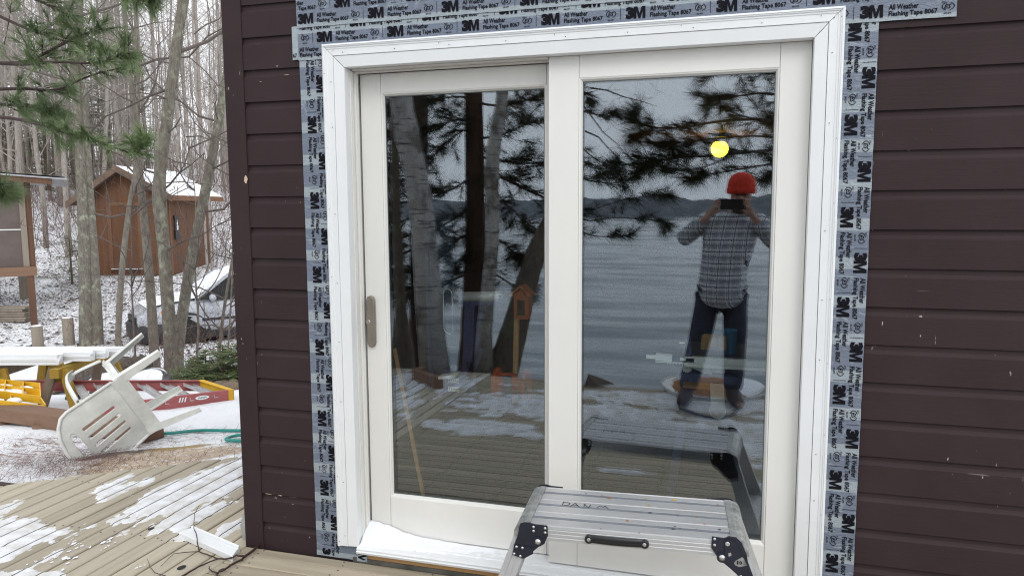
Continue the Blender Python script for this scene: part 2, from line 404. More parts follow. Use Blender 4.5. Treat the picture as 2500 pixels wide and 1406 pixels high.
# ================================================================== DECK
deck_root = bpy.data.objects.new('deck', None); link(deck_root); tag(deck_root, kind='structure')
XA = [-2.055, -2.137]+[-2.2345-.0975*k for k in range(44)]
def yend(x): return .25+.79*(x+3.82)+.012*math.sin(x*37)
nails = MB()
for k in range(len(XA)-1):
    xa, xb = XA[k], XA[k+1]; g_ = .0034+.0026*rnd.random()
    x1, x0 = xa-g_, xb+g_
    e0, e1 = yend(x0), yend(x1)
    if k in (0, 1): cuts = [-3.35, .07 if k == 9 else -1.4]
    cuts = {8: [-3.35, -.045], 3: [-3.35, .43], 13: [-3.35, -.72], 5: [-3.35, -1.3]}.get(k, [-3.35])+[None]
    for a, b in zip(cuts[:-1], cuts[1:]):
        m = MB(); th = .032; dz = rnd.uniform(-.0018, .0012); y0 = a+.004 if a > -3 else a
        b1 = e1 if b is None else b; b0 = e0 if b is None else b
        if b0 < y0+.05: continue
        # slightly rounded edges
        r_ = .004
        ps = [(x0, -r_), (x0+r_, 0), (x1-r_, 0), (x1, -r_), (x1, -th), (x0, -th)]
        fr = []; bk = []
        for (px, pz) in ps:
            tt = (px-x0)/(x1-x0); fr.append((px, y0, pz+dz)); bk.append((px, b0+(b1-b0)*tt, pz+dz))
        n = len(ps); m.add(fr+bk, [tuple(range(n)), tuple(reversed(range(n, 2*n)))]+[(i, n+i, n+(i+1)%n, (i+1)%n) for i in range(n)])
        o = m.build('plank', M['deck'], deck_root)
        for yn in [-2.6, -1.8, -1.2, -.60, -.06, .42, .92]:
            if y0+.05 < yn < min(b0, b1)-.05:
                for q in (.25, .75): nails.lathe((x0+(x1-x0)*q+rnd.uniform(-.006, .006), yn+rnd.uniform(-.02, .02), dz-.002), [(.0042, 0), (.0042, .0035)], 6)
YB = [-.012, -.0795, -.1755]
while YB[-1] > -3.25: YB.append(YB[-1]-.0965)
for k in range(len(YB)-1):
    y1, y0 = YB[k]-.0028-.002*rnd.random(), YB[k+1]+.0028
    for xa, xb in ([(-2.050, .62+.02*(k % 2)), (.626+.02*(k % 2), 3.2)] if k % 3 else [(-2.050, 1.3), (1.306, 3.2)]):
        m = MB(); r_ = .004; dz = rnd.uniform(-.0018, .0012)
        ps = [(y0, -.032), (y0, -r_), (y0+r_, 0), (y1-r_, 0), (y1, -r_), (y1, -.032)]
        m.prism([(xa, p, z+dz) for p, z in ps], (xb-xa, 0, 0)); m.build('plank', M['deckx'], deck_root)
        for xn in np.arange(-1.95, 3, .405):
            if xa < xn < xb:
                for q in (.25, .75): nails.lathe((xn+rnd.uniform(-.012, .012), y0+(y1-y0)*q, dz-.002), [(.0042, 0), (.0042, .0035)], 6)
o = nails.build('nail_head', M['splat_dark'], deck_root); o['kind'] = 'stuff'
m = MB()
for cx, cy, rx, ry in [(-2.245, .145, .020, .012), (-2.19, -.262, .016, .010), (-2.60, .02, .012, .008), (-2.06+.05, -.235, .012, .008)]:
    m.add([(cx+rx*math.sin(a)*1, cy+ry*2.2*math.cos(a), .0016) for a in np.linspace(0, 6.283, 12, endpoint=False)], [tuple(reversed(range(12)))])
m.build('knot_hole', M['dark_hole'], deck_root)
m = MB()
for y in (-3.1, -1.9, -.75, .35): m.bb((-6.3, y-.02, -.2), (-2.1, y+.02, -.034))
for x in np.arange(-1.95, 3.2, .405): m.bb((x-.02, -3.3, -.2), (x+.02, -.06, -.034))
m.build('joist', M['twig'], deck_root)['kind'] = 'stuff'
# snow lying on the deck: a thin uneven sheet that dips under the boards where it has melted
def pbl(p, blobs):
    v = -9
    for bx, by, rx, ry, rot in blobs:
        dx, dy = p[0]-bx, p[1]-by; c_, s_2 = math.cos(rot), math.sin(rot)
        u = (dx*c_+dy*s_2)/rx; w = (dy*c_-dx*s_2)/ry
        v = max(v, 1-math.hypot(u, w))
    return v
def snow_sheet(name, x0, x1, y0, y1, res, blobs, edges, axis, hgt=.010, amp=.55, gap=.0036):
    "boards run across the axis; edges are the board joints, left open"
    lo, hi = (x0, x1) if axis == 0 else (y0, y1); o0, o1 = (y0, y1) if axis == 0 else (x0, x1)
    ed = sorted(e for e in edges if lo-.1 < e < hi+.1); oth = np.arange(o0, o1, res); m = MB()
    for a, b in zip(ed[:-1], ed[1:]):
        qs = np.linspace(a+gap, b-gap, max(4, int((b-a)/res)+1)); idx = {}; H = np.full((len(qs), len(oth)), -1.0)
        for i, q in enumerate(qs):
            for j, w in enumerate(oth):
                x, y = (q, w) if axis == 0 else (w, q); v = pbl((x, y), blobs)
                if v < -1.0: continue
                xs, ys = (x*2.0, y*.75) if axis == 0 else (x*.75, y*2.0); v += amp*nz(xs, ys, 5.0, 1.7)+.55*amp*nz(xs, ys, 14, 4.1)+.35*amp*nz(xs, ys, 37, 6.)
                h = min(hgt, -.0055+.021*v)+.0016*nz(x, y, 30, 2.)
                if i in (0, len(qs)-1): h = min(h, .0018) if h > 0 else h
                if x < -2.055 and y > yend(x): h = -1
                H[i, j] = h
        def vid(i, j):
            if (i, j) not in idx:
                idx[(i, j)] = len(m.v); q, w = qs[i], oth[j]; x, y = (q, w) if axis == 0 else (w, q); m.v.append((x, y, max(H[i, j], -.008)))
            return idx[(i, j)]
        for i in range(len(qs)-1):
            for j in range(len(oth)-1):
                q = (H[i, j], H[i+1, j], H[i+1, j+1], H[i, j+1])
                if max(q) > -.002:
                    f = (vid(i, j), vid(i+1, j), vid(i+1, j+1), vid(i, j+1)); m.f.append(f if axis == 0 else f[::-1]); m.sm.append(True)
    return m
def zb(px, py): p = onz(px, py, 0); return p[0], p[1]
B = []
def sb(px, py, rx, ry, rot=0): x, y = zb(px, py); B.append((x, y, rx, ry, rot))
sb(520, 1195, .24, .62, .0); sb(590, 1150, .26, .5, 0); sb(430, 1195, .12, .34, 0); sb(400, 1232, .07, .2, 0); sb(440, 1288, .07, .08, 0); sb(480, 1262, .1, .2, 0)
sb(350, 1180, .10, .16, 0); sb(285, 1200, .12, .12, 0); sb(300, 1170, .06, .16, 0); sb(555, 1290, .055, .10, 0); sb(590, 1275, .06, .09, 0); sb(455, 1312, .045, .05, 0)
sb(30, 1290, .24, .16, .5); sb(60, 1310, .2, .12, .5); sb(10, 1345, .17, .09, .3); sb(5, 1240, .16, .12, 0); sb(10, 1360, .1, .05, 0); sb(60, 1402, .25, .05, .2); sb(30, 1420, .4, .1, 0)
sb(-60, 1300, .5, .3, 0)
o = snow_sheet('snow', -4.3, -2.06, -.95, 1.7, .0105, B, XA, 0, .0065, .72).build('deck_snow', M['snow_thin']); tag(o, 'thin patchy snow lying on the deck boards by the corner of the brown wall', 'snow', kind='stuff')
B = [(-1.0, -2.4, 1.2, .5, 0), (.3, -2.2, 1.1, .45, 0), (-1.6, -1.75, .7, .18, .1), (.0, -2.9, 1.6, .35, 0), (.55, -1.5, .42, .5, 0), (-.25, -1.75, .5, .16, 0), (1.6, -2, .8, .9, 0), (-.5, -1.28, .35, .035, 0)]
o = snow_sheet('snow', -2.04, 1.8, -3.24, -1.1, .021, B, YB, 1, .014, .8).build('drifted_snow', M['snow_thin']); tag(o, 'drifted snow over the deck boards, mirrored in the door glass', 'snow', kind='stuff')
B = [(-3.2, -2.2, 1.2, .6, 0), (-2.6, -2.9, .8, .4, 0), (-4.6, -2.4, 1.2, 1.0, 0)]
o = snow_sheet('snow', -5.4, -2.06, -3.3, -1.3, .024, B, XA, 0, .02, .6).build('drifted_snow', M['snow_thin']); tag(o, 'smooth snow over the far deck beside the birch trunks, mirrored in the door glass', 'snow', kind='stuff')
# ================================================================== CABIN WALL, DOOR, TAPE
cabin = thing('cabin', (-.6, 0, -.1), 'dark brown wood sided cabin with new white sliding glass door and printed flashing tape', 'cabin')
def P(): return .1305
def course(z0, xa, xb, dy=0.):
    prof = [(0, z0+.0008), (0, z0+.0985), (.0045, z0+.1035), (.0085, z0+.112), (.0105, z0+.1305+.0095), (.028, z0+.1305+.0095), (.028, z0+.0105), (.0125, z0+.0105), (.0125, z0+.0008)]
    m = MB(); m.prism([(xa, y+dy, z) for y, z in prof], (xb-xa, 0, 0)); return m
for k in range(-1, 23):
    z0 = .642-.1305*5+.1305*k
    if z0 > 2.9: break
    if z0 < -.14: continue
    dy = rnd.uniform(-.0012, .0012)
    if z0 > 2.05:
        course(z0, -1.9665, 2.9, dy).build('siding_board', M['siding'], cabin)
    else:
        course(z0, -1.9665, -1.497, dy).build('siding_board', M['siding'], cabin)
        course(z0, .262, 2.9, dy+.0005).build('siding_board', M['siding'], cabin)
    m = MB(); prof = [(0, z0+.0008), (0, z0+.0985), (.0085, z0+.112), (.0105, z0+.14), (.028, z0+.14), (.028, z0+.0105), (.0125, z0+.0105)]
    m.prism([(-2.055+a, .1, b) for a, b in prof], (0, 6.4, 0)); m.build('siding_board', M['siding'], cabin)
m = MB(); m.bb((-2.061, -.005, -.16), (-1.9672, .026, 2.92)); m.build('corner_board', M['siding'], cabin, bevel=.003)
m = MB(); m.bb((-2.0625, .0265, -.16), (-2.036, .0985, 2.92)); m.build('corner_board', M['siding'], cabin, bevel=.002)
wall = MB(); wall.bb((-2.026, .030, -.3), (-1.5, .12, 2.9)).bb((.268, .030, -.3), (4.2, .12, 2.9)).bb((-1.4995, .030, 2.085), (.2675, .12, 2.9)).bb((-1.4995, .030, -.3), (.2675, .12, -.02))
wall.bb((-2.026, .1205, -.3), (-1.95, 6.5, 2.9)).bb((4.1, .1205, -.3), (4.2, 6.5, .9)).bb((4.1, .1205, 2.0), (4.2, 6.5, 2.9)).bb((4.1, .1205, .9005), (4.2, .45, 1.9995)).bb((4.1, 2.1, .9005), (4.2, 6.5, 1.9995)).bb((-2.026, 6.505, -.3), (4.2, 6.6, 2.9))
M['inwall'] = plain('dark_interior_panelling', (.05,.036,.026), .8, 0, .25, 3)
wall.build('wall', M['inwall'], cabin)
M['roof'] = plain('snowy_roof_edge', (.30,.30,.31), .8)
m = MB(); m.bb((-2.35, -.12, 2.925), (4.4, 6.9, 3.05)); m.build('roof', M['roof'], cabin)
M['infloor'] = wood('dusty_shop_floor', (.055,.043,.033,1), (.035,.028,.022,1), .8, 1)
m = MB(); m.bb((4.14, .44, .89), (4.146, 2.11, 2.01)); m.build('added_window_pane', M['glass'], cabin)  # side window out of view, added to let daylight onto the saw
m = MB(); m.bb((4.11, 1.25, .9), (4.16, 1.30, 2.0)).bb((4.112, .45, 1.43), (4.158, 2.1, 1.47)); m.build('added_window_bar', M['white_door'], cabin)
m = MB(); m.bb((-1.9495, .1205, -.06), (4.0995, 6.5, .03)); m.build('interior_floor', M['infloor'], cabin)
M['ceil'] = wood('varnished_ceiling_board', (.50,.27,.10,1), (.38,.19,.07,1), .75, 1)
for i in range(26):
    x0 = -1.945+i*.232
    m = MB(); m.bb((x0+.003, .13, 2.205+.001*(i % 2)), (min(4.09, x0+.229), 6.5, 2.235)); m.build('ceiling_board', M['ceil'], cabin)
# paint flakes on the siding: bare wood where the paint has come away
m = MB()
for (px, py, w, h) in [(600, 438, .018, .030), (655, 1205, .030, .003), (684, 1209, .020, .004), (636, 200, .010, .002), (700, 183, .022, .0018), (677, 162, .010, .003), (715, 1230, .010, .002)]:
    d = (W(px, py, 1)-CAM); q = CAM+d*((-.0055 if px < 612 else -.0022)-CAM[1])/d[1]
    pts = [(q[0]+w*math.cos(a)*rnd.uniform(.35, .62), q[1], q[2]+h*math.sin(a)*rnd.uniform(.35, .62)) for a in np.linspace(0, 6.283, 10, endpoint=False)]
    m.add(pts, [tuple(range(10))])
m.build('paint_flake', M['paint_chip'], cabin)['kind'] = 'stuff'

# ---- door casing: mitred white trim, each piece a beaded outer band and a flat inner extension
OX0, OX1, OZ0, OZ1 = -1.581, .344, .071, 2.153
SX0, SX1, SZ1 = -1.533, .2955, 2.107
IX0, IX1, IZ1 = -1.489, .253, 2.061
def mitre(name, outer, inner, yf, yb, steps):
    "outer/inner: two corner pairs ((x,z) a-outer, b-outer) ; steps: relief profile from outer (0) to inner (1)"
    m = MB(); A0, B0 = outer; A1, B1 = inner
    rows = []
    for (q, y) in [(0, yb)]+steps+[(1, yb)]:
        rows.append([(A0[0]+(A1[0]-A0[0])*q, y, A0[1]+(A1[1]-A0[1])*q), (B0[0]+(B1[0]-B0[0])*q, y, B0[1]+(B1[1]-B0[1])*q)])
    n = len(rows); vs = [p for r in rows for p in r]
    fs = [(2*i, 2*i+1, 2*((i+1) % n)+1, 2*((i+1) % n)) for i in range(n)]
    fs += [tuple(2*i for i in reversed(range(n))), tuple(2*i+1 for i in range(n))]
    m.add(vs, fs); return m.build(name, M['white_pvc'], cabin)
prof_o = [(0, -.030), (.16, -.036), (.20, -.033), (.26, -.033), (.30, -.029), (.42, -.029), (.46, -.0265), (.985, -.0265)]
prof_i = [(.0, -.0255), (.03, -.024), (.97, -.019), (1., -.014)]
g_ = .0007
mitre('casing_board', ((OX0, OZ1), (OX1, OZ1)), ((SX0+g_, SZ1), (SX1-g_, SZ1)), 0, .02, prof_o)
mitre('casing_board', ((OX0, OZ1-g_*2), (OX0, OZ0)), ((SX0, SZ1-g_*2), (SX0, OZ0)), 0, .02, prof_o)
mitre('casing_board', ((OX1, OZ1-g_*2), (OX1, OZ0)), ((SX1, SZ1-g_*2), (SX1, OZ0)), 0, .02, prof_o)
mitre('casing_board', ((SX0+g_, SZ1-.001), (SX1-g_, SZ1-.001)), ((IX0+g_, IZ1), (IX1-g_, IZ1)), 0, .02, prof_i)
mitre('casing_board', ((SX0+.001, SZ1-.004), (SX0+.001, OZ0)), ((IX0, IZ1-.003), (IX0, OZ0)), 0, .02, prof_i)
mitre('casing_board', ((SX1-.001, SZ1-.004), (SX1-.001, OZ0)), ((IX1, IZ1-.003), (IX1, OZ0)), 0, .02, prof_i)
m = MB()
for i in range(9):
    x = -1.53+i*.225
    m.box((x, -.0305, 2.128+(.015 if i % 2 else 0)), (.0026, .002, .0026)).box((x+.04, -.0275, 2.118), (.0026, .003, .0026))
for z in np.arange(.15, 2.05, .27):
    for x in (OX0+.012, OX0+.036, OX1-.012, OX1-.036): m.box((x, -.031 if abs(x-OX0) < .02 or abs(x-OX1) < .02 else -.027, z+rnd.uniform(-.08, .08)), (.0024, .004, .0026))
m.build('trim_nail', M['splat_dark'], cabin)['kind'] = 'stuff'
# ---- frame: jambs, head, sill
m = MB(); m.bb((-1.512, -.013, .07), (-1.4895, .16, 2.075)).bb((-1.4893, .052, .09), (-1.4793, .078, 2.055)).bb((-1.4893, .020, .09), (-1.4853, .046, 2.056)); m.build('jamb', M['white_door'], cabin, bevel=.0015)
m = MB(); m.bb((.2535, -.013, .07), (.266, .16, 2.075)); m.build('jamb', M['white_door'], cabin)
m = MB(); m.bb((-1.4892, -.013, 2.0615), (.2533, .16, 2.083)).bb((-1.4792, .052, 2.0495), (-.668, .078, 2.0612)).bb((-1.4792, .022, 2.0545), (-.668, .047, 2.0612)); m.build('head_jamb', M['door_dark'], cabin, bevel=.0015)
m = MB()
m.prism([(-1.489, y, z) for y, z in [(-.036, .048), (-.040, .058), (-.034, .060), (-.036, .069), (-.026, .074), (.012, .078), (.014, .083), (.04, .086), (.16, .088), (.16, .048)]], (1.742, 0, 0)); m.build('sill', M['white_pvc'], cabin)
m = MB(); m.bb((-1.46, -.006, .003), (.9, .03, .0475)); m.build('sill_shim', M['raw_wood'], cabin)
m = MB(); m.bb((-1.52, -.0115, -.02), (.95, -.0065, .0165)); m.build('sill_membrane', M['membrane'], cabin)
m = MB(); m.bb((-.882, -.0062, .003), (-.8805, -.0058, .0475)); m.build('shim_joint', M['dark_hole'], cabin)
# ---- door panels
def door_panel(name, x0, x1, z0, z1, gx0, gx1, gz0, gz1, yf, tilt, label):
    core = MB(); e = .004
    core.bb((x0+e, yf+e, z0+e), (gx0-.013, yf+.04, z1-e)).bb((gx1+.013, yf+e, z0+e), (x1-e, yf+.04, z1-e))
    core.bb((gx0-.0132, yf+e, z0+e), (gx1+.0132, yf+.04, gz0-.013)).bb((gx0-.0132, yf+e, gz1+.013), (gx1+.0132, yf+.04, z1-e))
    o = core.build(name, M['door_dark'], cabin); o['label'] = label
    b = .012; w = M['white_door']; h = .0009
    for (a, c) in (((x0, z0), (gx0-b, z1)), ((gx1+b, z0), (x1, z1))):
        m = MB(); m.bb((a[0]+h, yf, a[1]), (c[0]-h, yf+.034, c[1])); m.build('stile', w, o, bevel=.0012)
    for (za, zc) in ((z0, gz0-b), (gz1+b, z1)):
        m = MB(); m.bb((gx0-b+h, yf+.0004, za), (gx1+b-h, yf+.034, zc)); m.build('rail', w, o, bevel=.0012)
    m = MB()
    def bead(A, Bp, C, D): m.add([A, Bp, C, D], [(0, 1, 2, 3)])
    O = [(gx0-b, gz0-b), (gx1+b, gz0-b), (gx1+b, gz1+b), (gx0-b, gz1+b)]; I = [(gx0, gz0), (gx1, gz0), (gx1, gz1), (gx0, gz1)]
    Mid = [(gx0-b*.55, gz0-b*.55), (gx1+b*.55, gz0-b*.55), (gx1+b*.55, gz1+b*.55), (gx0-b*.55, gz1+b*.55)]
    for i in range(4):
        j = (i+1) % 4
        m.add([(O[i][0], yf+.0015, O[i][1]), (O[j][0], yf+.0015, O[j][1]), (Mid[j][0], yf+.004, Mid[j][1]), (Mid[i][0], yf+.004, Mid[i][1]), (I[j][0], yf+.015, I[j][1]), (I[i][0], yf+.015, I[i][1]), (O[i][0], yf+.03, O[i][1]), (O[j][0], yf+.03, O[j][1])],
              [(0, 1, 2, 3), (3, 2, 4, 5), (5, 4, 7, 6), (0, 6, 7, 1)])
    m.build('glazing_bead', w, o)
    m = MB()
    for (a, c) in (((gx0-.003, gz0-.003), (gx0+.0025, gz1)), ((gx1-.0025, gz0), (gx1+.003, gz1+.003)), ((gx0, gz0-.003), (gx1, gz0+.0045)), ((gx0, gz1-.003), (gx1, gz1+.003))): m.bb((a[0], yf+.0145, a[1]), (c[0], yf+.0165, c[1]))
    m.build('gasket', M['gasket'], o)
    for (yy, tl, dz) in ((yf+.018, 0, 0), (yf+.034, tilt, 0)):
        m = MB(); cx = (gx0+gx1)/2; R = Matrix.Rotation(tl, 3, 'Z') @ Matrix.Rotation(tl*.3, 3, 'X')
        m.box((cx, yy, (gz0+gz1)/2), (gx1-gx0+.016, .003, gz1-gz0+.016), R); m.build('glass_pane', M['glass'], o)
    return o
fixed = door_panel('fixed_door_panel', -.667, .2525, .0905, 2.0605, -.5385, .1385, .275, 1.967, .030, math.radians(.12), 'fixed white door panel with tall glass, standing proud of the sliding panel')
slide = door_panel('sliding_door_panel', -1.4785, -.600, .0905, 2.049, -1.374, -.7005, .273, 1.960, .0905, math.radians(-.03), 'sliding white door panel with tall glass and a nickel pull handle')
m = MB()   # pull handle with thumb recess and key cylinder
hx, hz = -1.452, 1.027
out = [(-.020, -.111+.02), (-.014, -.106), (0, -.111), (.014, -.106), (.020, -.091), (.021, 0), (.020, .091), (.014, .106), (0, .111), (-.014, .106), (-.020, .091), (-.020, .035), (-.025, .022), (-.025, -.010), (-.020, -.022)]
m.prism([(hx+x, .0895, hz+z) for x, z in out], (0, -.009, 0))
m.prism([(hx+x*.78+.002, .0803, hz+z*.97) for x, z in out], (0, -.006, 0))
o = m.build('door_handle', M['nickel'], slide, bevel=.002)
m = MB(); m.lathe((hx-.008, .0745, hz+.0), [(.0085, 0), (.0085, .0035), (.006, .0045)], 14, (0, -1, 0)); m.build('key_cylinder', M['rivet'], slide)
m = MB(); m.bb((hx-.0095, .0690, hz-.004), (hx-.0065, .0697, hz+.005)); m.build('keyhole', M['dark_hole'], slide)
# ---- snow blown onto the sill
m = MB(); rows = []
for j in range(15):
    y = -.028+.114*j/14; row = []
    for i in range(70):
        x = -1.484+.80*i/69
        hh = np.interp(x, [-1.49, -1.44, -1.385, -1.33, -1.24, -1.1, -.9, -.72, -.66], [.060, .058, .045, .026, .014, .007, .003, .000, -.003])
        base = float(np.interp(y, [-.036, -.026, .012, .014, .04, .16], [.067, .072, .078, .083, .086, .088]))
        q = min(1, max(0, (y+.028)/.10)); z = base-.002+hh*(.0+1.*q**1.25)*(1+.12*nz(x, y, 14, 3))+.0028*nz(x, y, 45, 1)+.0015*nz(x, y, 110, 4)
        row.append((x, y, z))
    rows.append(row)
m.strip(rows); tag(m.build('snow_drift', M['snow']), 'white wedge of snow blown into the door sill corner below the handle', 'snow')

# ---- flashing tape with its printing
def text_mesh(s, bold=0., shear=0.):
    c = bpy.data.curves.new('txt', 'FONT'); c.body = s; c.size = 1; c.offset = bold; c.shear = shear; c.resolution_u = 2
    o = bpy.data.objects.new('txt', c); COL.objects.link(o); dg = bpy.context.evaluated_depsgraph_get(); dg.update()
    me = bpy.data.meshes.new_from_object(o.evaluated_get(dg)); bpy.data.objects.remove(o)
    v = np.array([tuple(p.co) for p in me.vertices]); f = [tuple(p.vertices) for p in me.polygons]
    bpy.data.meshes.remove(me); return v, f
def fit(v, x, z, w, h):
    a = v[:, :2].min(0); b = v[:, :2].max(0); return np.stack([x+(v[:, 0]-a[0])/(b[0]-a[0])*w, z+(v[:, 1]-a[1])/(b[1]-a[1])*h], 1)
UV = np.zeros((0, 2)); UF = []
def uadd(v2, f):
    global UV
    n = len(UV); UV = np.vstack([UV, v2]); UF.extend([tuple(i+n for i in q) for q in f])
for s, x, z, w, h, bo, sh in [('3', -.033, -.0195, .0295, .041, .075, 0), ('All Weather', .052, .003, .087, .0175, .026, 0), ('Flashing Tape 8067', .052, -.0215, .142, .0205, .026, 0),
                    ('ES', .212, -.005, .021, .014, .02, .3), ('ICC', .205, .0125, .011, .0055, .02, 0), ('ESR-2797', .212, -.0215, .022, .0052, .03, 0)]:
    v, f = text_mesh(s, bo, sh); uadd(fit(v, x, z, w, h), f)
_M = [(0, 0), (.24, 0), (.24, .62), (.42, 0), (.58, 0), (.76, .62), (.76, 0), (1, 0), (1, 1), (.68, 1), (.5, .40), (.32, 1), (0, 1)]
uadd(np.array([(-.006+.0415*x, -.0195+.041*y) for x, y in _M]), [(0, 1, 2, 11, 12), (2, 3, 10, 11), (3, 4, 10), (4, 5, 9, 10), (5, 6, 7, 8, 9)])
for a0, a1 in ((-1.3, 1.15), (1.75, 4.4)):
    aa = np.linspace(a0, a1, 10); ring = [(.2235+.0185*math.cos(a)*k, .002+.0125*math.sin(a)*k) for k in (1.0, .86) for a in aa]
    uadd(np.array(ring), [(i, i+1, 11+i, 10+i) for i in range(9)])
uadd(np.array([(.2565, -.02), (.2580, -.02), (.2580, .022), (.2565, .022)]), [(0, 1, 2, 3)])
def prow(m, x, z, y, vert, x0=-9, x1=9, z0=-9, z1=9):
    "one repeat of the print whose first mark is centred at (x, z); runs right, or downwards when vert"
    V = np.stack([x+UV[:, 1], z-UV[:, 0]], 1) if vert else np.stack([x+UV[:, 0], z+UV[:, 1]], 1)
    ok = (V[:, 0] > x0) & (V[:, 0] < x1) & (V[:, 1] > z0) & (V[:, 1] < z1)
    fs = [q for q in UF if all(ok[i] for i in q)]
    if not fs: return
    used = sorted({i for q in fs for i in q}); mp = {i: k for k, i in enumerate(used)}
    m.add([(V[i, 0], y, V[i, 1]) for i in used], [tuple(mp[i] for i in q) for q in fs])
def tape(x0, x1, z0, z1, y, mat, rows, edge=.0012, soft=False):
    m = MB(); nx = max(2, int((x1-x0)/.02)); nz_ = max(2, int((z1-z0)/.02)); R = []
    for j in range(nz_+1):
        r_ = []
        for i in range(nx+1):
            x = x0+(x1-x0)*i/nx; z = z0+(z1-z0)*j/nz_
            if i in (0, nx): x += edge*nz(x, z, 40, 2)
            if j in (0, nz_): z += edge*nz(x, z, 40, 5)
            r_.append((x, y+.0006*nz(x, z, 30, 1), z))
        R.append(r_)
    m.strip(R); a = m.build('flashing_tape', mat, cabin)
    p = MB()
    for (vert, c, ph, pit) in rows:
        lo, hi = (z0, z1) if vert else (x0, x1)
        k0 = math.floor((lo-ph)/pit)-1; k1 = math.ceil((hi-ph)/pit)+1
        for k in range(k0, k1+1):
            q = ph+k*pit
            prow(p, c if vert else q, q if vert else c, y-.0016, vert, x0+.002, x1-.002, z0+.002, z1-.002)
    if p.f: p.build('print', M['print_soft'] if soft else M['print'], a)
    return a
PT = .3095
tape(-1.697, -1.497, .0035, 2.13, -.0065, M['tape'], [(True, -1.6495, 1.845, PT-.003), (True, -1.604, 2.006, PT-.002)])
tape(.262, .449, .0035, 2.15, -.0065, M['tape'], [(True, .3765, 2.079, PT-.004), (True, .4240, 1.925, PT-.004)])
tape(-1.727, -1.68, 2.105, 2.236, -.0080, M['tape_pale'], [(False, 2.131, -1.90, PT)])
tape(-1.699, .672, 2.1005, 2.30, -.0095, M['tape'], [(False, 2.131, .423, PT), (False, 2.186, -1.27, PT), (False, 2.236, -1.431, PT)])
tape(-1.7005, .700, 2.2285, 2.42, -.0125, M['tape'], [(False, 2.2605, -1.35, PT), (False, 2.3125, -1.495, PT), (False, 2.362, -1.40, PT)])
m = MB(); m.bb((-1.50, -.0125, .004), (-1.452, -.0085, .068)); a = m.build('flashing_tape', M['tape_pale'], cabin); p = MB(); prow(p, -1.475, .036, -.0128, True, -1.499, -1.453, .005, .066); p.build('print', M['print'], a)
# scrap of grey metal flashing bent out at the foot of the corner
m = MB(); q = [(-2.064, .006, .17), (-2.066, .02, .0), (-2.115, .045, .005), (-2.135, .06, .055), (-2.10, .045, .11)]
m.prism(q, (.0012, -.0016, 0)); tag(m.build('metal_flashing', M['grey_metal']), 'crumpled grey metal flashing scrap sticking out at the foot of the wall corner', 'flashing')
# ================================================================== ALUMINIUM WORK PLATFORM
RZ = Matrix.Rotation(math.radians(4.0), 3, 'Z')
PC = (-.2905, -.382, 0)
plat = thing('work_platform', PC, 'folding aluminium work platform with black hinge plates standing on the deck at the glass door', 'work platform', M=RZ)
def pw(x, y, z): v = RZ @ Vector((x, y, z)); return (v.x+PC[0], v.y+PC[1], v.z)
PInv = WORLD[plat].inverted()
H = .512; L = .306; D = .157
for i in range(3):
    y0 = -D+i*2*D/3; m = MB(); w = 2*D/3; pr = []
    for q, z in [(0, -.03), (0, -.004), (.004, 0), (.016, 0), (.019, -.004), (.024, -.004), (.028, -.0005), (.44, -.0005), (.455, -.003), (.60, -.003), (.615, -.0005), (.90, -.0005), (.925, -.004), (.95, -.004), (.965, 0), (.993, 0), (.996, -.004), (.996, -.03)]:
        pr.append((-L, y0+q*w, H+z))
    m.prism(pr, (2*L, 0, 0)); m.build('deck_plank', M['alu'], plat, local=True)
    m = MB(); m.bb((-L+.001, y0+.458*w, H-.0029), (L-.001, y0+.597*w, H-.0001)); m.build('anti_slip_strip', M['alu_dark'], plat, local=True)
def rail(sgn):
    m = MB(); y = sgn*D; pr = []
    for a, b in [(0, -.001), (.004, -.003), (.005, -.012), (.003, -.014), (.005, -.016), (.005, -.024), (.003, -.026), (.005, -.028), (.005, -.036), (.003, -.038), (.005, -.040), (.005, -.050), (-.004, -.052), (-.004, -.001)]:
        pr.append((-L-.02, y+sgn*a, H+b))
    if sgn > 0: pr.reverse()
    m.prism(pr, (2*L+.04, 0, 0)); return m.build('side_rail', M['alu'], plat, local=True)
rail(-1); rail(1)
for s in (-1, 1):
    m = MB(); pr = [(s*(L+.0005), H-.03), (s*(L+.0005), H+.002), (s*(L+.020), H+.002), (s*(L+.023), H-.0005), (s*(L+.032), H-.002), (s*(L+.044), H-.010), (s*(L+.052), H-.026), (s*(L+.054), H-.045), (s*(L+.03), H-.05)]
    if s > 0: pr.reverse()
    m.prism([(x, -D-.001, z) for x, z in pr], (0, 2*D+.002, 0), False); m.build('end_cap', M['alu_worn'], plat, local=True)
# black handle on the front rail
m = MB(); a = []
for i in range(15):
    q = i/14; x = -.115+.165*q; a.append((x, -D-.009-.005*math.sin(math.pi*q), H-.030+.0*q))
m.strip([[(x, y, z+.0125), (x, y-.004, z+.008), (x, y-.0045, z+.002), (x, y-.0035, z), (x, y-.0045, z-.002), (x, y-.004, z-.008), (x, y, z-.0125), (x, y+.006, z-.012), (x, y+.006, z+.012), (x, y, z+.0125)] for x, y, z in a]); o = m.build('carry_handle', M['handle_black'], plat, local=True)
for x in (-.118, .052):
    m = MB(); m.lathe((x, -D-.0055, H-.030), [(.0135, 0), (.0135, .009), (.011, .011)], 16, (0, -1, 0)); m.build('handle_boss', M['handle_black'], plat, local=True)
    m = MB(); m.lathe((x, -D-.0166, H-.030), [(.006, 0), (.006, .0012), (.004, .002)], 10, (0, -1, 0)); m.build('rivet', M['rivet'], plat, local=True)
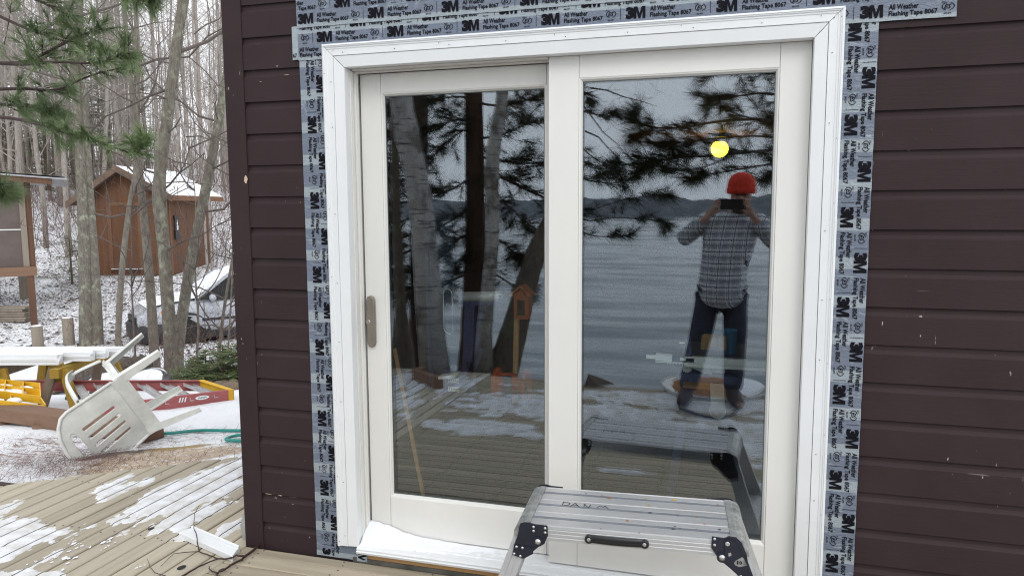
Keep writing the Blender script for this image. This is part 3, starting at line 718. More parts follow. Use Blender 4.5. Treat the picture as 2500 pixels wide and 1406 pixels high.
# legs, rungs
for sx in (-1, 1):
    for sy in (-1, 1):
        top = Vector((sx*(L+.030), sy*(D-.012), H-.055)); bot = Vector((sx*(L+.185), sy*(D+.06), .022))
        d = (bot-top).normalized(); ax = Vector((0, 1, 0)); x_ = d.cross(ax).normalized(); y_ = x_.cross(d)
        m = MB(); pr = []
        for u, v in [(-.026, -.011), (-.009, -.011), (-.008, -.009), (.008, -.009), (.009, -.011), (.026, -.011), (.026, .011), (-.026, .011)]: pr.append(top+u*x_+v*sy*-1*y_ if False else top+u*x_+v*y_)
        m.prism(pr, bot-top); m.build('leg', M['alu'], plat, local=True)
        m = MB(); m.bar(bot-d*.03, bot+d*.024, .03, .058, x_); m.build('rubber_foot', M['handle_black'], plat, local=True)
    m = MB(); q = .55; z = H-.055+(.022-H+.055)*q; x = sx*(L+.03+.155*q); yy = D-.012+.072*q
    m.bar((x, -yy, z), (x, yy, z), .05, .022); m.build('rung', M['alu'], plat, local=True)
# hinge plates (outline on the front face), with rivets and the big pivot bolt
def hinge(poly, sy, rivs, bolts, lower=None):
    yf = sy*(D+.0062); m = MB()
    pts = [(x, yf, z) for x, z in poly]
    m.prism(pts, (0, sy*.0035, 0)); o = m.build('hinge_plate', M['black_metal'], plat, local=True, bevel=.0008)
    if lower:
        m = MB(); m.prism([(x, yf+sy*.0038, z) for x, z in lower], (0, sy*.003, 0)); m.build('lower_plate', M['black_metal'], o, local=True)
    for x, z in rivs:
        m = MB(); m.lathe((x, yf+sy*.0036, z), [(.0046, 0), (.0046, .0035), (.0030, .0052), (.001, .0057)], 10, (0, sy, 0)); m.build('rivet', M['rivet'], o, local=True)
    for x, z in bolts:
        m = MB(); m.lathe((x, yf+sy*.0036, z), [(.016, 0), (.016, .003)], 18, (0, sy, 0)); m.build('washer', M['black_metal'], o, local=True)
        m = MB(); m.lathe((x, yf+sy*.0067, z), [(.0092, 0), (.0092, .002), (.0066, .0022), (.0064, .0055), (.003, .006)], 16, (0, sy, 0)); m.build('pivot_bolt', M['rivet'], o, local=True)
    return o
def loc(x, z, y=-.57): v = PInv @ Vector((x, y, z)); return (v.x, v.z)
LP = [loc(*p) for p in [(-.615, .512), (-.602, .5175), (-.585, .518), (-.568, .514), (-.527, .513), (-.526, .480), (-.537, .452), (-.556, .440), (-.598, .400), (-.607, .398), (-.640, .408), (-.635, .440), (-.624, .470)]]
LL = [loc(*p) for p in [(-.634, .442), (-.575, .438), (-.572, .418), (-.600, .4005), (-.607, .3985), (-.640, .4085)]]
LR = [loc(*p) for p in [(-.571, .506), (-.571, .493), (-.534, .505), (-.534, .491), (-.626, .436), (-.607, .434), (-.634, .412), (-.614, .406)]]
hinge(LP, -1, LR, [loc(-.557, .459)], LL)
hinge(LP, 1, LR[:4], [loc(-.557, .459)])
RP = [loc(*p) for p in [(-.0265, .524), (.010, .522), (.022, .529), (.044, .5275), (.060, .512), (.075, .478), (.079, .455), (.098, .405), (.084, .395), (.052, .409), (.030, .428), (-.006, .456), (-.027, .488)]]
RL = [loc(*p) for p in [(.010, .516), (.026, .522), (.040, .515), (.075, .455), (.096, .406), (.084, .396), (.040, .421), (.012, .46)]]
RR = [loc(*p) for p in [(-.018, .518), (-.018, .499), (.060, .409), (.078, .404)]]
h = hinge(RP, -1, RR, [loc(.0045, .462)], RL)
m = MB(); x, z = loc(.019, .507); m.lathe((x, -D-.0135, z), [(.007, 0), (.007, .003), (.005, .004)], 12, (0, -1, 0)); m.build('rivet', M['rivet'], h, local=True)
m = MB(); q = [loc(*p) for p in [(.044, .458), (.062, .470), (.067, .466), (.077, .446), (.055, .439), (.043, .443), (.039, .450)]]; m.prism([(x, -D-.0132, z) for x, z in q], (0, -.002, 0)); m.build('latch_tag', M['alu_worn'], h, local=True)
for s_, (xx, zz), w_, h_ in (('1', (.0475, .447), .004, .011), ('0', (.054, .447), .008, .011)):
    v, f = text_mesh(s_, .05); c2 = loc(xx, zz); v2 = fit(v, c2[0], c2[1], w_, h_); m = MB(); m.add([(a, -D-.0156, b) for a, b in v2], f); m.build('number', M['print'], h, local=True)
m = MB(); q = [loc(*p) for p in [(.022, .478), (.030, .481), (.031, .471), (.023, .468)]]; m.prism([(x, -D-.0131, z) for x, z in q], (0, -.0006, 0)); m.build('lock_pin', M['rivet'], h, local=True)
hinge([(-x, z) for x, z in reversed(LP)], 1, [(-x, z) for x, z in LR[:4]], [])
# handwritten name and paint spots on the top
m = MB()
def stroke(pts, r=.0011):
    for a, b in zip(pts[:-1], pts[1:]): m.bar(a, b, r*2, .0004)
def tp(px, py): v = PInv @ Vector(tuple(onz(px, py, H+.0004))); return (v.x, v.y, H+.0006)
z6 = lambda u, v: (1240+u/6.22, 1180+v/6.22)
for st in ([(850, 275), (820, 330)], [(835, 278), (905, 285), (945, 300), (920, 322), (850, 333)], [(940, 345), (1025, 295), (1088, 355)], [(980, 325), (1060, 330)], [(1155, 360), (1160, 310), (1225, 365), (1260, 318)], [(1350, 362), (1400, 335), (1455, 360), (1475, 338), (1532, 385)]):
    stroke([tp(*z6(*p)) for p in st])
m.build('handwriting', M['print'], plat, local=True)
for key, lst in (('splat_rust', [(1487, 1215, .010, .004), (1531, 1270, .006, .003), (1700, 1260, .004, .003), (1720, 1278, .006, .002), (1752, 1231, .004, .002), (1470, 1209, .004, .002), (1700, 1291, .003, .002)]), ('splat_yellow', [(1645, 1219, .009, .004), (1577, 1216, .006, .003), (1585, 1231, .007, .002)]), ('splat_dark', [(1587, 1251, .007, .004), (1643, 1290, .008, .004), (1757, 1292, .006, .003), (1655, 1258, .004, .002), (1660, 1289, .003, .002), (1648, 1284, .004, .002), (1430, 1204, .004, .002), (1467, 1290, .003, .002), (1560, 1300, .002, .002)])):
    m = MB()
    for px, py, rx, ry in lst:
        c0 = tp(px, py); m.add([(c0[0]+rx*math.cos(a)*rnd.uniform(.6, 1.1), c0[1]+ry*2*math.sin(a)*rnd.uniform(.6, 1.1), H+.0007) for a in np.linspace(0, 6.283, 9, endpoint=False)], [tuple(range(9))])
    m.build('paint_spot', M[key], plat, local=True)['kind'] = 'stuff'

# ================================================================== THINGS ON THE DECK
o_ = thing('trim_offcut', (-2.22, -.06, 0), 'short offcut of white moulded trim lying on the deck boards near the wall corner', 'trim offcut')
A = Vector((-2.387, .008, 0)); B_ = Vector((-2.025, -.118, 0)); d = (B_-A).normalized(); n = Vector((-d.y, d.x, 0))
m = MB(); pr = [A+n*y+Vector((0, 0, z)) for y, z in [(-.038, .002), (-.038, .026), (-.036, .028), (.012, .030), (.014, .025), (.020, .025), (.022, .033), (.030, .036), (.036, .030), (.036, .002)]]
vec = (B_-A); m.prism(pr, vec)
for i in range(10, 20):   # bevelled sawn end
    v = Vector(m.v[i]); m.v[i] = tuple(v-d*(.028*(v-B_).dot(n)/.038+.0))
m.build('moulding', M['white_pvc'], o_)
tw = thing('twig', (-2.1, -.15, 0), 'bare forked brown twig lying across the white offcut on the deck', 'twig')
m = MB()
def tz(pts, r0, r1, z=.012):
    P_ = [Vector((p[0], p[1], (p[2] if len(p) > 2 else z))) for p in pts]; k = len(P_); Q = []
    for i in range(k-1):
        for s in range(3): Q.append(P_[i].lerp(P_[i+1], s/3)+Vector((rnd.uniform(-1, 1), rnd.uniform(-1, 1), 0))*.0022)
    Q.append(P_[-1]); m.tube(Q, list(np.linspace(r0, r1, len(Q))), 5)
z4 = lambda u, v, z=.012: tuple(onz(300+u/7.03, 1206+v/7.03, z))
tz([z4(2340, 875), z4(2200, 985), z4(2100, 1062), z4(2050, 1112), z4(1850, 1210), z4(1740, 1290), z4(1650, 1325), z4(1620, 1360), z4(1615, 1420)], .0062, .0035)
tz([z4(2100, 1062, .02), z4(1950, 1045, .03), z4(1870, 1085, .02), z4(1760, 1112), z4(1640, 1100), z4(1500, 1050), z4(1310, 985), z4(1280, 830, .04), z4(1265, 690, .05), z4(1220, 610, .05), z4(1222, 500, .05), z4(1237, 330, .05), z4(1310, 190, .05)], .0045, .0012)
tz([z4(1640, 1100), z4(1500, 1150), z4(1300, 1240), z4(1180, 1310), z4(1010, 1405)], .003, .0045)
tz([z4(1310, 985), z4(1100, 990), z4(870, 1020), z4(800, 1085), z4(650, 1232)], .0022, .0010)
tz([z4(1620, 1345), z4(1540, 1320), z4(1480, 1270), z4(1490, 1235)], .0035, .002)
tz([z4(740, 1400), z4(540, 1340), z4(470, 1250), z4(418, 1110)], .0018, .0009)
m.build('stem', M['twig'], tw)
m = MB()      # curled shavings and flakes of white on the boards
for px, py, r in [(158, 1335, .02), (165, 1340, .016), (190, 1338, .016), (240, 1327, .022), (262, 1325, .014), (150, 1352, .014), (130, 1368, .013), (160, 1365, .022), (170, 1372, .018), (158, 1388, .012), (330, 1284, .009), (345, 1382, .011), (172, 1320, .008), (186, 1308, .008), (200, 1325, .009), (84, 1371, .01), (140, 1355, .01), (270, 1330, .01), (255, 1340, .008), (175, 1326, .01)]:
    c0 = onz(px, py, 0)
    for q in range(3):
        a = rnd.uniform(0, 6.3); rr = r*rnd.uniform(.4, .9); ox, oy = rnd.gauss(0, r*.6), rnd.gauss(0, r*1.2)
        P_ = [(c0[0]+ox+rr*math.cos(a+b)*rnd.uniform(.3, 1)*.8, c0[1]+oy+rr*math.sin(a+b)*rnd.uniform(.5, 1.3), .0022+.003*rnd.random()) for b in np.linspace(0, 6.283, 7, endpoint=False)]
        m.add(P_, [tuple(range(7))])
tag(m.build('wood_shavings', M['snow']), 'scattered pale shavings and ice flakes on the deck boards', 'shavings', kind='stuff')

# ================================================================== YARD
def cf(xc, d, z): "camera-aligned yard coordinates: xc to the side, d ahead (both level)"; return np.array([CAM[0]+xc*_r[0]+d*-math.sin(YAW), CAM[1]+xc*_r[1]+d*math.cos(YAW), z])
RC = Matrix.Rotation(YAW, 3, 'Z')
M['chair'] = plain('white_garden_plastic', (.74,.75,.71), .45, 0, .13, 7)
# ---- plastic garden chair, tipped over
def chair():
    v = Vector(tuple(W(260, 1000, 1)-CAM)).normalized(); rv = v.cross(Vector((0, 0, 1))).normalized(); uv = rv.cross(v)
    U = (-.87*rv-.49*uv+.04*v).normalized(); Sd = .49*rv-.87*uv
    Fd = v*.92-Sd*.34; Fd = (Fd-U*Fd.dot(U)).normalized(); X_ = Fd.cross(U)
    R = Matrix((X_, Fd, U)).transposed()*1.12
    c = Vector(tuple(W(244, 1056, 5.2)))
    T_ = thing('garden_chair', tuple(c-R @ Vector((0, -.25, .66))), 'white plastic garden chair tipped upside down against the brown timber, slatted back outwards', 'garden chair', M=R)
    # local: x side, y forward, z up; seat at .42
    th = .006
    def sheet(rows, name, thick=.005):
        m = MB(); m.strip(rows); o = m.build(name, M['chair'], T_, local=True); md = o.modifiers.new('thick', 'SOLIDIFY'); md.thickness = thick; md.offset = 0; return o
    # backrest with four slots and a big opening under the rounded top rail
    def back_pt(u, v):   # u -1..1 across, v 0..1 up
        z = .44+.42*v; w = .215+.03*v; 
        return (w*u, -.20-.13*v-.035*(1-u*u)+.01, z)
    n_u, n_v = 41, 34; ok = {}; m = MB()
    def hole(u, v):
        x = u*.24; 
        for s in (-.096, -.032, .032, .096):
            if abs(x-s) < .0065 and .16 < v < .66: return True
        e = (abs(u)/.5)**2.4+((v-.80)/.055)**2
        return e < 1
    def inside(u, v):
        return not (v > .70 and abs(u) > math.sqrt(max(0, 1-((v-.70)/.30)**2))*.93+.07)
    P_ = [[back_pt(-1+2*i/(n_u*2), j/(n_v*2)) for i in range(n_u*2+1)] for j in range(n_v*2+1)]
    for r_ in P_: m.v.extend(r_)
    nu = n_u*2+1
    for j in range(n_v*2):
        for i in range(nu-1):
            u = -1+2*(i+.5)/(nu-1); v = (j+.5)/(n_v*2)
            if inside(u, v) and not hole(u, v): m.f.append((j*nu+i, j*nu+i+1, (j+1)*nu+i+1, (j+1)*nu+i)); m.sm.append(True)
    o = m.build('backrest', M['chair'], T_, local=True); md = o.modifiers.new('thick', 'SOLIDIFY'); md.thickness = .005
    rim = []
    for a in np.linspace(0, 1, 30):
        if a < .35: u, v = -1, a/.35*.70
        elif a > .65: u, v = 1, (1-a)/.35*.70
        else:
            q = (a-.35)/.3*math.pi; u = -math.cos(q); v = .70+.30*math.sin(q)
        rim.append(back_pt(u, v))
    m = MB(); m.tube(rim, .011, 8); m.build('back_rim', M['chair'], T_, local=True)
    sheet([[(x*(.22+.02*q), -.20+.42*q, .425-.018*math.sin(math.pi*q)-.012*(1-x*x)+(.0 if q < .9 else -.02*(q-.9)*10)) for x in np.linspace(-1, 1, 13)] for q in np.linspace(0, 1, 13)], 'seat', .006)
    m = MB(); sk = .045
    for s in (-1, 1): m.bb((s*.222-.003, -.20, .425-sk), (s*.222+.003, .22, .425))
    m.bb((-.22, .217, .425-sk-.01), (.22, .223, .415)).bb((-.22, -.207, .355), (.22, -.199, .447)); m.build('seat_skirt', M['chair'], T_, local=True)
    for s in (-1, 1):
        for (y0, y1, nm) in ((-.19, -.285, 'rear'), (.20, .255, 'front')):
            m = MB(); a = Vector((s*.222, y0, .43)); b = Vector((s*.256, y1*.97, .115)); w0, w1 = .036, .023
            for (dx, dy) in (((-1, 0), (0, 0)), ((0, 0), (0, (1 if y0 < 0 else -1)))):
                pass
            iy = 1 if y0 < 0 else -1
            A0 = [a+Vector((-s*w0*1.5, 0, 0)), a, a+Vector((0, iy*w0*1.5, 0))]; B0 = [b+Vector((-s*w1*1.5, 0, 0)), b, b+Vector((0, iy*w1*1.5, 0))]
            m.strip([A0, B0], False); o = m.build('leg', M['chair'], T_, local=True); md = o.modifiers.new('thick', 'SOLIDIFY'); md.thickness = .005; md.offset = 0
        arm = [back_pt(s*1., .52)]; arm = [Vector(arm[0]), Vector((s*.275, -.16, .655)), Vector((s*.29, 0, .655)), Vector((s*.285, .14, .635)), Vector((s*.27, .205, .56)), Vector((s*.245, .22, .42))]
        pts = []
        for i in range(len(arm)-1):
            for q in range(5): pts.append(arm[i].lerp(arm[i+1], q/5))
        pts.append(arm[-1])
        for _ in range(3): pts = [pts[0]]+[(pts[i-1]+pts[i]*2+pts[i+1])/4 for i in range(1, len(pts)-1)]+[pts[-1]]
        rows = [[p+Vector((-s*.028, 0, .0)), p+Vector((0, 0, .006)), p+Vector((s*.026, 0, -.006)), p+Vector((s*.027, 0, -.022))] for p in pts]
        # upright part of the arm turns its flat side outwards
        for i, p in enumerate(pts):
            if p.z < .6 and p.y > .1: rows[i] = [p+Vector((0, -.028, 0)), p+Vector((s*.004, 0, 0)), p+Vector((0, .026, 0)), p+Vector((-s*.02, .027, 0))]
        sheet(rows, 'armrest', .005)
chair()
# ---- red fibreglass stepladder lying flat
M['red_rail'] = plain('red_fibreglass', (.36,.10,.10), .5, 0, .14, 6, .1, 60); M['yellow_pl'] = plain('yellow_ladder_plastic', (.70,.40,.015), .5, 0, .1, 8)
M['ladder_alu'] = plain('ladder_rung_aluminium', (.55,.54,.54), .45, .35, .2, 8)
lad = thing('stepladder', cf(-3.3, 7., -.35), 'red stepladder with yellow end caps and silver rungs lying behind the tipped chair', 'stepladder')
NR = (Vector(cf(-2.70, 7.02, -.335)), Vector(cf(-3.73, 6.28, -.315))); FR = (Vector(cf(-3.13, 7.33, -.31)), Vector(cf(-5.35, 7.38, -.31)))
def crail(a, b, h0, h1, inn):
    d = (b-a).normalized(); n = Vector((-d.y, d.x, 0))*inn; m = MB()
    pr = lambda p, h: [p, p+Vector((0, 0, h*.48)), p+n*-.002+Vector((0, 0, h*.49)), p+n*-.002+Vector((0, 0, h*.51)), p+Vector((0, 0, h*.52)), p+Vector((0, 0, h)), p+n*.032+Vector((0, 0, h)), p+n*.032+Vector((0, 0, h-.006)), p+n*.006+Vector((0, 0, h-.006)), p+n*.006+Vector((0, 0, .006)), p+n*.032+Vector((0, 0, .006)), p+n*.032]
    A_, B_2 = pr(a, h0), pr(b, h1); k = len(A_)
    m.add(A_+B_2, [tuple(range(k)), tuple(reversed(range(k, 2*k)))]+[(i, (i+1) % k, k+(i+1) % k, k+i) for i in range(k)])
    return m.build('side_rail', M['red_rail'], lad)
crail(NR[0], NR[1], .105, .115, -1); crail(FR[0], FR[1], .105, .105, 1)
for i, q in enumerate([.10, .27, .44, .60, .76, .91]):
    a = NR[0].lerp(NR[1], q)+Vector((0, 0, .06)); b = FR[0].lerp(FR[1], q*.62+.0)+Vector((0, 0, .06))
    m = MB(); d = (b-a).normalized(); n = Vector((-d.y, d.x, 0))
    pr = [a+n*x+Vector((0, 0, z)) for x, z in [(-.038, -.012), (-.038, .008), (-.034, .012), (-.034, -.004), (.034, -.004), (.034, .022), (.038, .026), (.038, -.012)]]
    m.prism(pr, b-a); m.build('rung', M['ladder_alu'], lad)
m = MB(); m.bar(NR[0]+Vector((.0, .02, .0525)), FR[0]+Vector((.0, -.0, .055)), .012, .10); m.bar(NR[0]+Vector((0, 0, .10)), FR[0]+Vector((0, 0, .103)), .05, .008); m.build('end_cap', M['yellow_pl'], lad)
d = (NR[1]-NR[0]).normalized(); m = MB(); m.bar(NR[0]-d*.012, NR[0]+d*.032, .012, .0, (0, 0, 1)); 
m = MB(); m.bar(NR[0]-d*.008+Vector((.0, -.004, .0525)), NR[0]+d*.032+Vector((0, -.004, .0525)), .01, .112); m.build('corner_guard', M['yellow_pl'], lad)
m = MB(); m.bar(NR[1]+d*.004+Vector((0, 0, .0575)), NR[1]+d*.05+Vector((0, 0, .0575)), .05, .122); m.build('rubber_foot', M['handle_black'], lad)
m = MB(); m.bar(NR[1]-d*.012+Vector((0, 0, .0575)), NR[1]+d*.003+Vector((0, 0, .0575)), .046, .118); m.build('foot_band', M['yellow_pl'], lad)
q0 = NR[1].lerp(NR[0], .12)+Vector((.02, .06, .10)); m = MB(); m.prism([q0, q0+Vector((.10, .03, 0)), q0+Vector((.06, .05, .045)), q0+Vector((.02, .04, .05))], Vector((-.02, .05, 0))); m.build('brace', M['yellow_pl'], lad)
# sticker: white oval and a zigzag mark on the near rail
dn = Vector((d.y, -d.x, 0)); dn = dn if dn.y < 0 else -dn
sc = NR[0].lerp(NR[1], .215)+Vector((0, 0, .068))+dn*.0035
m = MB(); m.add([sc+(-d)*.062*math.cos(a)+Vector((0, 0, .020*math.sin(a))) for a in np.linspace(0, 6.283, 20, endpoint=False)], [tuple(range(20))]); m.build('sticker', M['white_pvc'], lad)
m = MB()
for i in range(9): m.box(sc+(-d)*(-.034+.0085*i)+dn*.001+Vector((0, 0, .003*math.sin(i*2.1))), (.004, .001, .012+.005*(i % 3 == 0)))
m.build('sticker_print', M['print'], lad)
sc2 = NR[0].lerp(NR[1], .355)+Vector((0, 0, .070))+dn*.0035; m = MB()
for i in range(3):
    a = sc2+(-d)*(-.032+.024*i)
    m.add([a+Vector((0, 0, -.022)), a-d*.012+Vector((0, 0, -.022)), a-d*.024+Vector((0, 0, .022)), a-d*.012+Vector((0, 0, .022))], [(0, 1, 2, 3)])
m.build('sticker', M['white_pvc'], lad)
# ---- yellow ribbed shelf of the ladder, filled with snow
sh = thing('ladder_shelf', W(60, 965, 6.9), 'yellow plastic ladder shelf with ribs, half filled with snow, lying on the brown timber', 'ladder shelf')
a, b, c_, e_ = [Vector(tuple(W(*p))) for p in ((-25, 940, 7.2), (98, 952, 7.0), (100, 985, 6.65), (-30, 968, 6.85))]
up = Vector((0, 0, .07)); m = MB()
m.add([a, b, c_, e_], [(0, 1, 2, 3)])
for p, q in ((a, b), (b, c_), (c_, e_), (e_, a), (a.lerp(b, .33), e_.lerp(c_, .33)), (a.lerp(b, .68), e_.lerp(c_, .68)), (a.lerp(e_, .5), b.lerp(c_, .5))): m.bar(p+up*.5, q+up*.5, .010, .07)
g1, g2 = [Vector(tuple(W(*p))) for p in ((-30, 985, 6.6), (112, 1003, 6.5))]
m.bar(e_+up*.4, g1+up*.4, .01, .06).bar(c_+up*.4, g2+up*.4, .01, .06).bar(g1+up*.3, g2+up*.3, .012, .05).bar(e_.lerp(c_, .45)+up*.3, g1.lerp(g2, .4)+up*.3, .01, .05)
m.build('frame', M['yellow_pl'], sh)
m = MB()
for p, r in ((a.lerp(c_, .28), .10), (a.lerp(c_, .55), .12), (b.lerp(e_, .3), .09), (b.lerp(e_, .75), .10), (c_.lerp(g1, .5), .07)): m.ball(p+up*.32, (r, r*.8, .032), 10, 6)
m.build('snow_fill', M['snow'], sh)
# ---- brown timber lying under the ladder, on two blocks
M['timber'] = wood('brown_timber', (.27,.165,.11,1), (.20,.12,.08,1), .8, 0, .8, .05)
tb = thing('timber_beam', cf(-4, 6, -.3), 'long brown squared timber lying on blocks beneath the ladder and the tipped chair', 'timber')
a = Vector(tuple(W(-120, 985, 7.0))); b = Vector(tuple(W(372, 1056, 5.62))); m = MB(); m.bar(a, b, .20, .115); m.build('beam', M['timber'], tb, bevel=.006)
for px, py, dd, s_ in ((103, 1045, 6.2, .09), (12, 1022, 6.55, .10)):
    p = Vector(tuple(W(px, py, dd))); p.z = (gz(p.x, p.y)+p.z)/2+.01
    m = MB(); m.lathe((p.x, p.y, p.z-.1), [(s_*.8, 0), (s_*.8, .13)], 12); tag(m.build('wood_block', M['post_w'] if 'post_w' in M else M['timber']), 'round wood block carrying the brown timber, '+('seen under its middle' if px > 50 else 'seen under its far end'), 'wood block', 'blocks under the timber')
# ---- sawhorses with white trim boards across them
M['yellow_wood'] = wood('yellow_painted_wood', (.42,.27,.04,1), (.30,.19,.035,1), .7, 2, .8, .05); M['old_wood'] = wood('old_grey_wood', (.22,.17,.125,1), (.15,.115,.085,1), .85, 2, .8, .1)
M['post_w'] = wood('grey_stump_wood', (.33,.29,.24,1), (.24,.2,.16,1), .85, 2, .6, .1)
for (px, d_, lab, yellow) in ((62, 7.75, 'yellow gusseted sawhorse beneath the stacked white trim boards, nearer the hut', True), (205, 7.75, 'sawhorse with splayed yellow legs under the ends of the white trim boards', False)):
    c = W(px, 905, d_); zt = float(W(px, 876, d_)[2]); zg = gz(c[0], c[1])-.02
    T_ = thing('sawhorse', (c[0], c[1], zg), lab, 'sawhorse', 'sawhorses under the white boards', M=RC)
    hh = zt-zg
    m = MB(); m.bb((-.045, -.5, hh-.09), (.045, .5, hh)); m.build('top_beam', M['old_wood' if yellow else 'yellow_wood'], T_, local=True)
    for y in (-.42, .42):
        for s in (-1, 1):
            m = MB(); m.bar((s*.05, y, hh-.01), (s*.19, y+.06*np.sign(y), 0), .085, .038, (0, 1, 0)); m.build('leg', M['yellow_wood'] if s > 0 or yellow else M['old_wood'], T_, local=True)
        m = MB(); m.prism([(-.055, y+.02, hh-.10), (.055, y+.02, hh-.10), (.13, y+.02, hh-.30), (-.13, y+.02, hh-.30)] if yellow else [(-.09, y+.02, hh-.09), (.09, y+.02, hh-.09), (.105, y+.02, hh-.15), (-.105, y+.02, hh-.15)], (0, .02, 0)); m.build('gusset', M['yellow_wood'], T_, local=True)
for i, (px1, py, d_, w_, hh) in enumerate(((150, 889, 7.35, .07, .100), (234, 880, 7.5, .06, .088), (262, 874, 7.62, .06, .088), (322, 868, 7.78, .06, .085))):
    a = W(px1, py, d_); lab = ['white trim board nearest the chair in the stack on the sawhorses, with the most broken end', 'white trim board second from the front of the stack on the sawhorses', 'white trim board third from the front of the stack on the sawhorses', 'longest white trim board, at the rear of the stack on the sawhorses'][i]
    L_ = 2.6+.2*i; T_ = thing('trim_board', tuple(a), lab, 'trim board', 'white trim boards on the sawhorses', M=RC)
    m = MB(); pr = [(0, -w_/2, 0), (0, w_/2, 0), (0, w_/2+.05, hh), (0, w_/2+.02, hh+.004), (0, w_/2-.0, hh-.006), (0, -w_/2+.012, hh-.004), (0, -w_/2+.006, hh*.62), (0, -w_/2-.004, hh*.60), (0, -w_/2-.002, hh*.34), (0, -w_/2+.005, hh*.31), (0, -w_/2+.003, hh*.27)]
    m.prism([(x-rnd.uniform(0, .05), y, z) for x, y, z in pr], (-L_, 0, 0)); m.build('moulding', M['white_pvc'], T_, local=True)
# ---- garden hose
M['hose'] = plain('teal_hose', (.015,.26,.22), .4, 0, .08, 9)
m = MB(); pts = [onz(*p) for p in [(330, 1052, -.19), (370, 1048, -.18), (420, 1046, -.18), (480, 1041, -.185), (540, 1044, -.185), (600, 1049, -.18), (700, 1054, -.18), (720, 1062, -.17), (660, 1056, -.165), (595, 1059, -.16), (566, 1063, -.16), (550, 1071, -.155), (556, 1078, -.155), (580, 1082, -.155), (620, 1083, -.15), (720, 1090, -.15)]]
P2 = [Vector(tuple(p)) for p in pts]
for _ in range(2):
    Q = [P2[0]]
    for i in range(len(P2)-1): Q += [P2[i].lerp(P2[i+1], .25), P2[i].lerp(P2[i+1], .75)]
    P2 = Q+[P2[-1]]
for p in P2: p.z = gz(p.x, p.y)+.018
m.tube(P2, .0125, 8); tag(m.build('garden_hose', M['hose']), 'teal garden hose looping over the snow beside the cabin corner', 'hose')
# ---- log, tyres, stumps
M['birchbark'] = bark('birch_bark', (.55,.52,.48,1), (.42,.39,.35,1), (.6,.58,.55,1), .3, .5, True); M['endgrain'] = plain('log_end', (.30,.23,.16), .85, 0, .3, 9)
p = W(120, 912, 9.3); T_ = thing('birch_log', p, 'white birch log lying on the ground behind the sawhorses', 'log'); r_ = .17
m = MB(); a = Vector(tuple(p)); b = a+Vector(tuple(_r))*.55+Vector((-.28, .96, 0))*1.3; b.z = gz(b.x, b.y)+.2; a.z = gz(a.x, a.y)+.17; m.tube([a, a.lerp(b, .4), b], [r_, r_, r_*.95], 16); m.build('bark', M['birchbark'], T_)
dd = (b-a).normalized(); m = MB(); m.lathe(a-dd*.004, [(r_*.93, 0), (r_*.9, -.004)], 16, tuple(dd)); m.build('cut_end', M['endgrain'], T_)
M['tyre'] = plain('weathered_tyre_rubber', (.085,.085,.09), .9, 0, .5, 30, .5, 60)
for px, py, d_, lab in ((238, 930, 8.6, 'old snow dusted tyre half buried behind the sawhorse legs'), (345, 925, 8.7, 'old snow dusted tyre half buried at the foot of the lichen covered trunk')):
    p = W(px, py, d_); R = Matrix.Rotation(math.radians(28), 3, Vector(tuple(_r))); T_ = thing('tyre', (p[0], p[1], gz(p[0], p[1])+.02), lab, 'tyre', 'old tyres in the snow', M=R)
    prof = [(.19, -.07), (.25, -.09), (.31, -.085), (.335, -.05), (.335, .05), (.31, .085), (.25, .09), (.19, .07)]; m = MB(); m.lathe((0, 0, 0), prof, 30); 
    del m.f[-2:]; del m.sm[-2:]; m.build('tread', M['tyre'], T_, local=True)
    m = MB(); m.lathe((0, .1, .02), [(.02, .095), (.16, .08), (.24, .05), (.25, .0)], 16); m.build('snow_cap', M['snow'], T_, local=True)
for px, py0, py1, d_, w_, lab in ((93, 795, 842, 14.2, .20, 'pale round post stump standing before the hut leg'), (168, 775, 824, 14.8, .21, 'round grey stump standing alone in the litter between hut and double trunk')):
    p = W(px, py1, d_); zt = W(px, py0, d_)[2]; T_ = thing('stump', (p[0], p[1], gz(p[0], p[1])), lab, 'stump', 'stumps by the hut'); m = MB(); r_ = w_/2
    m.lathe((p[0], p[1], gz(p[0], p[1])-.1), [(r_*1.06, 0), (r_, .15), (r_*.97, zt-gz(p[0], p[1])+.1)], 14); m.build('trunk', M['post_w'], T_)
    m = MB(); m.lathe((p[0], p[1], zt-.001), [(r_*.95, 0), (r_*.8, .012), (.02, .018)], 14); m.build('snow_cap', M['snow'], T_)
# ================================================================== PARKED CAR
M['car_paint'] = plain('silver_white_paint', (.42,.44,.48), .3, .15, .03, 3); M['clad'] = plain('dark_grey_cladding', (.018,.019,.022), .6, 0, .15, 8)
M['car_glass'] = plain('dark_window', (.010,.012,.014), .08, 0, .1, 2, spec=.25); M['lamp_glass'] = plain('headlamp_lens', (.55,.57,.6), .12, .2, .1, 12); M['amber'] = plain('amber_lens', (.75,.16,.01), .25)
CA = YAW+math.radians(180+34)          # heading of the car
ch_ = Matrix.Rotation(CA, 3, 'Z')
wc = W(455, 826, 15.0); fx = Vector((wc[0], wc[1], gz(wc[0], wc[1]))) - ch_ @ Vector((1.28, .78, 0))
fx.z = -1.36
car = thing('parked_car', tuple(fx), 'silver white car with black bumper and snow on its bonnet parked behind the bare trunks', 'car', M=ch_)
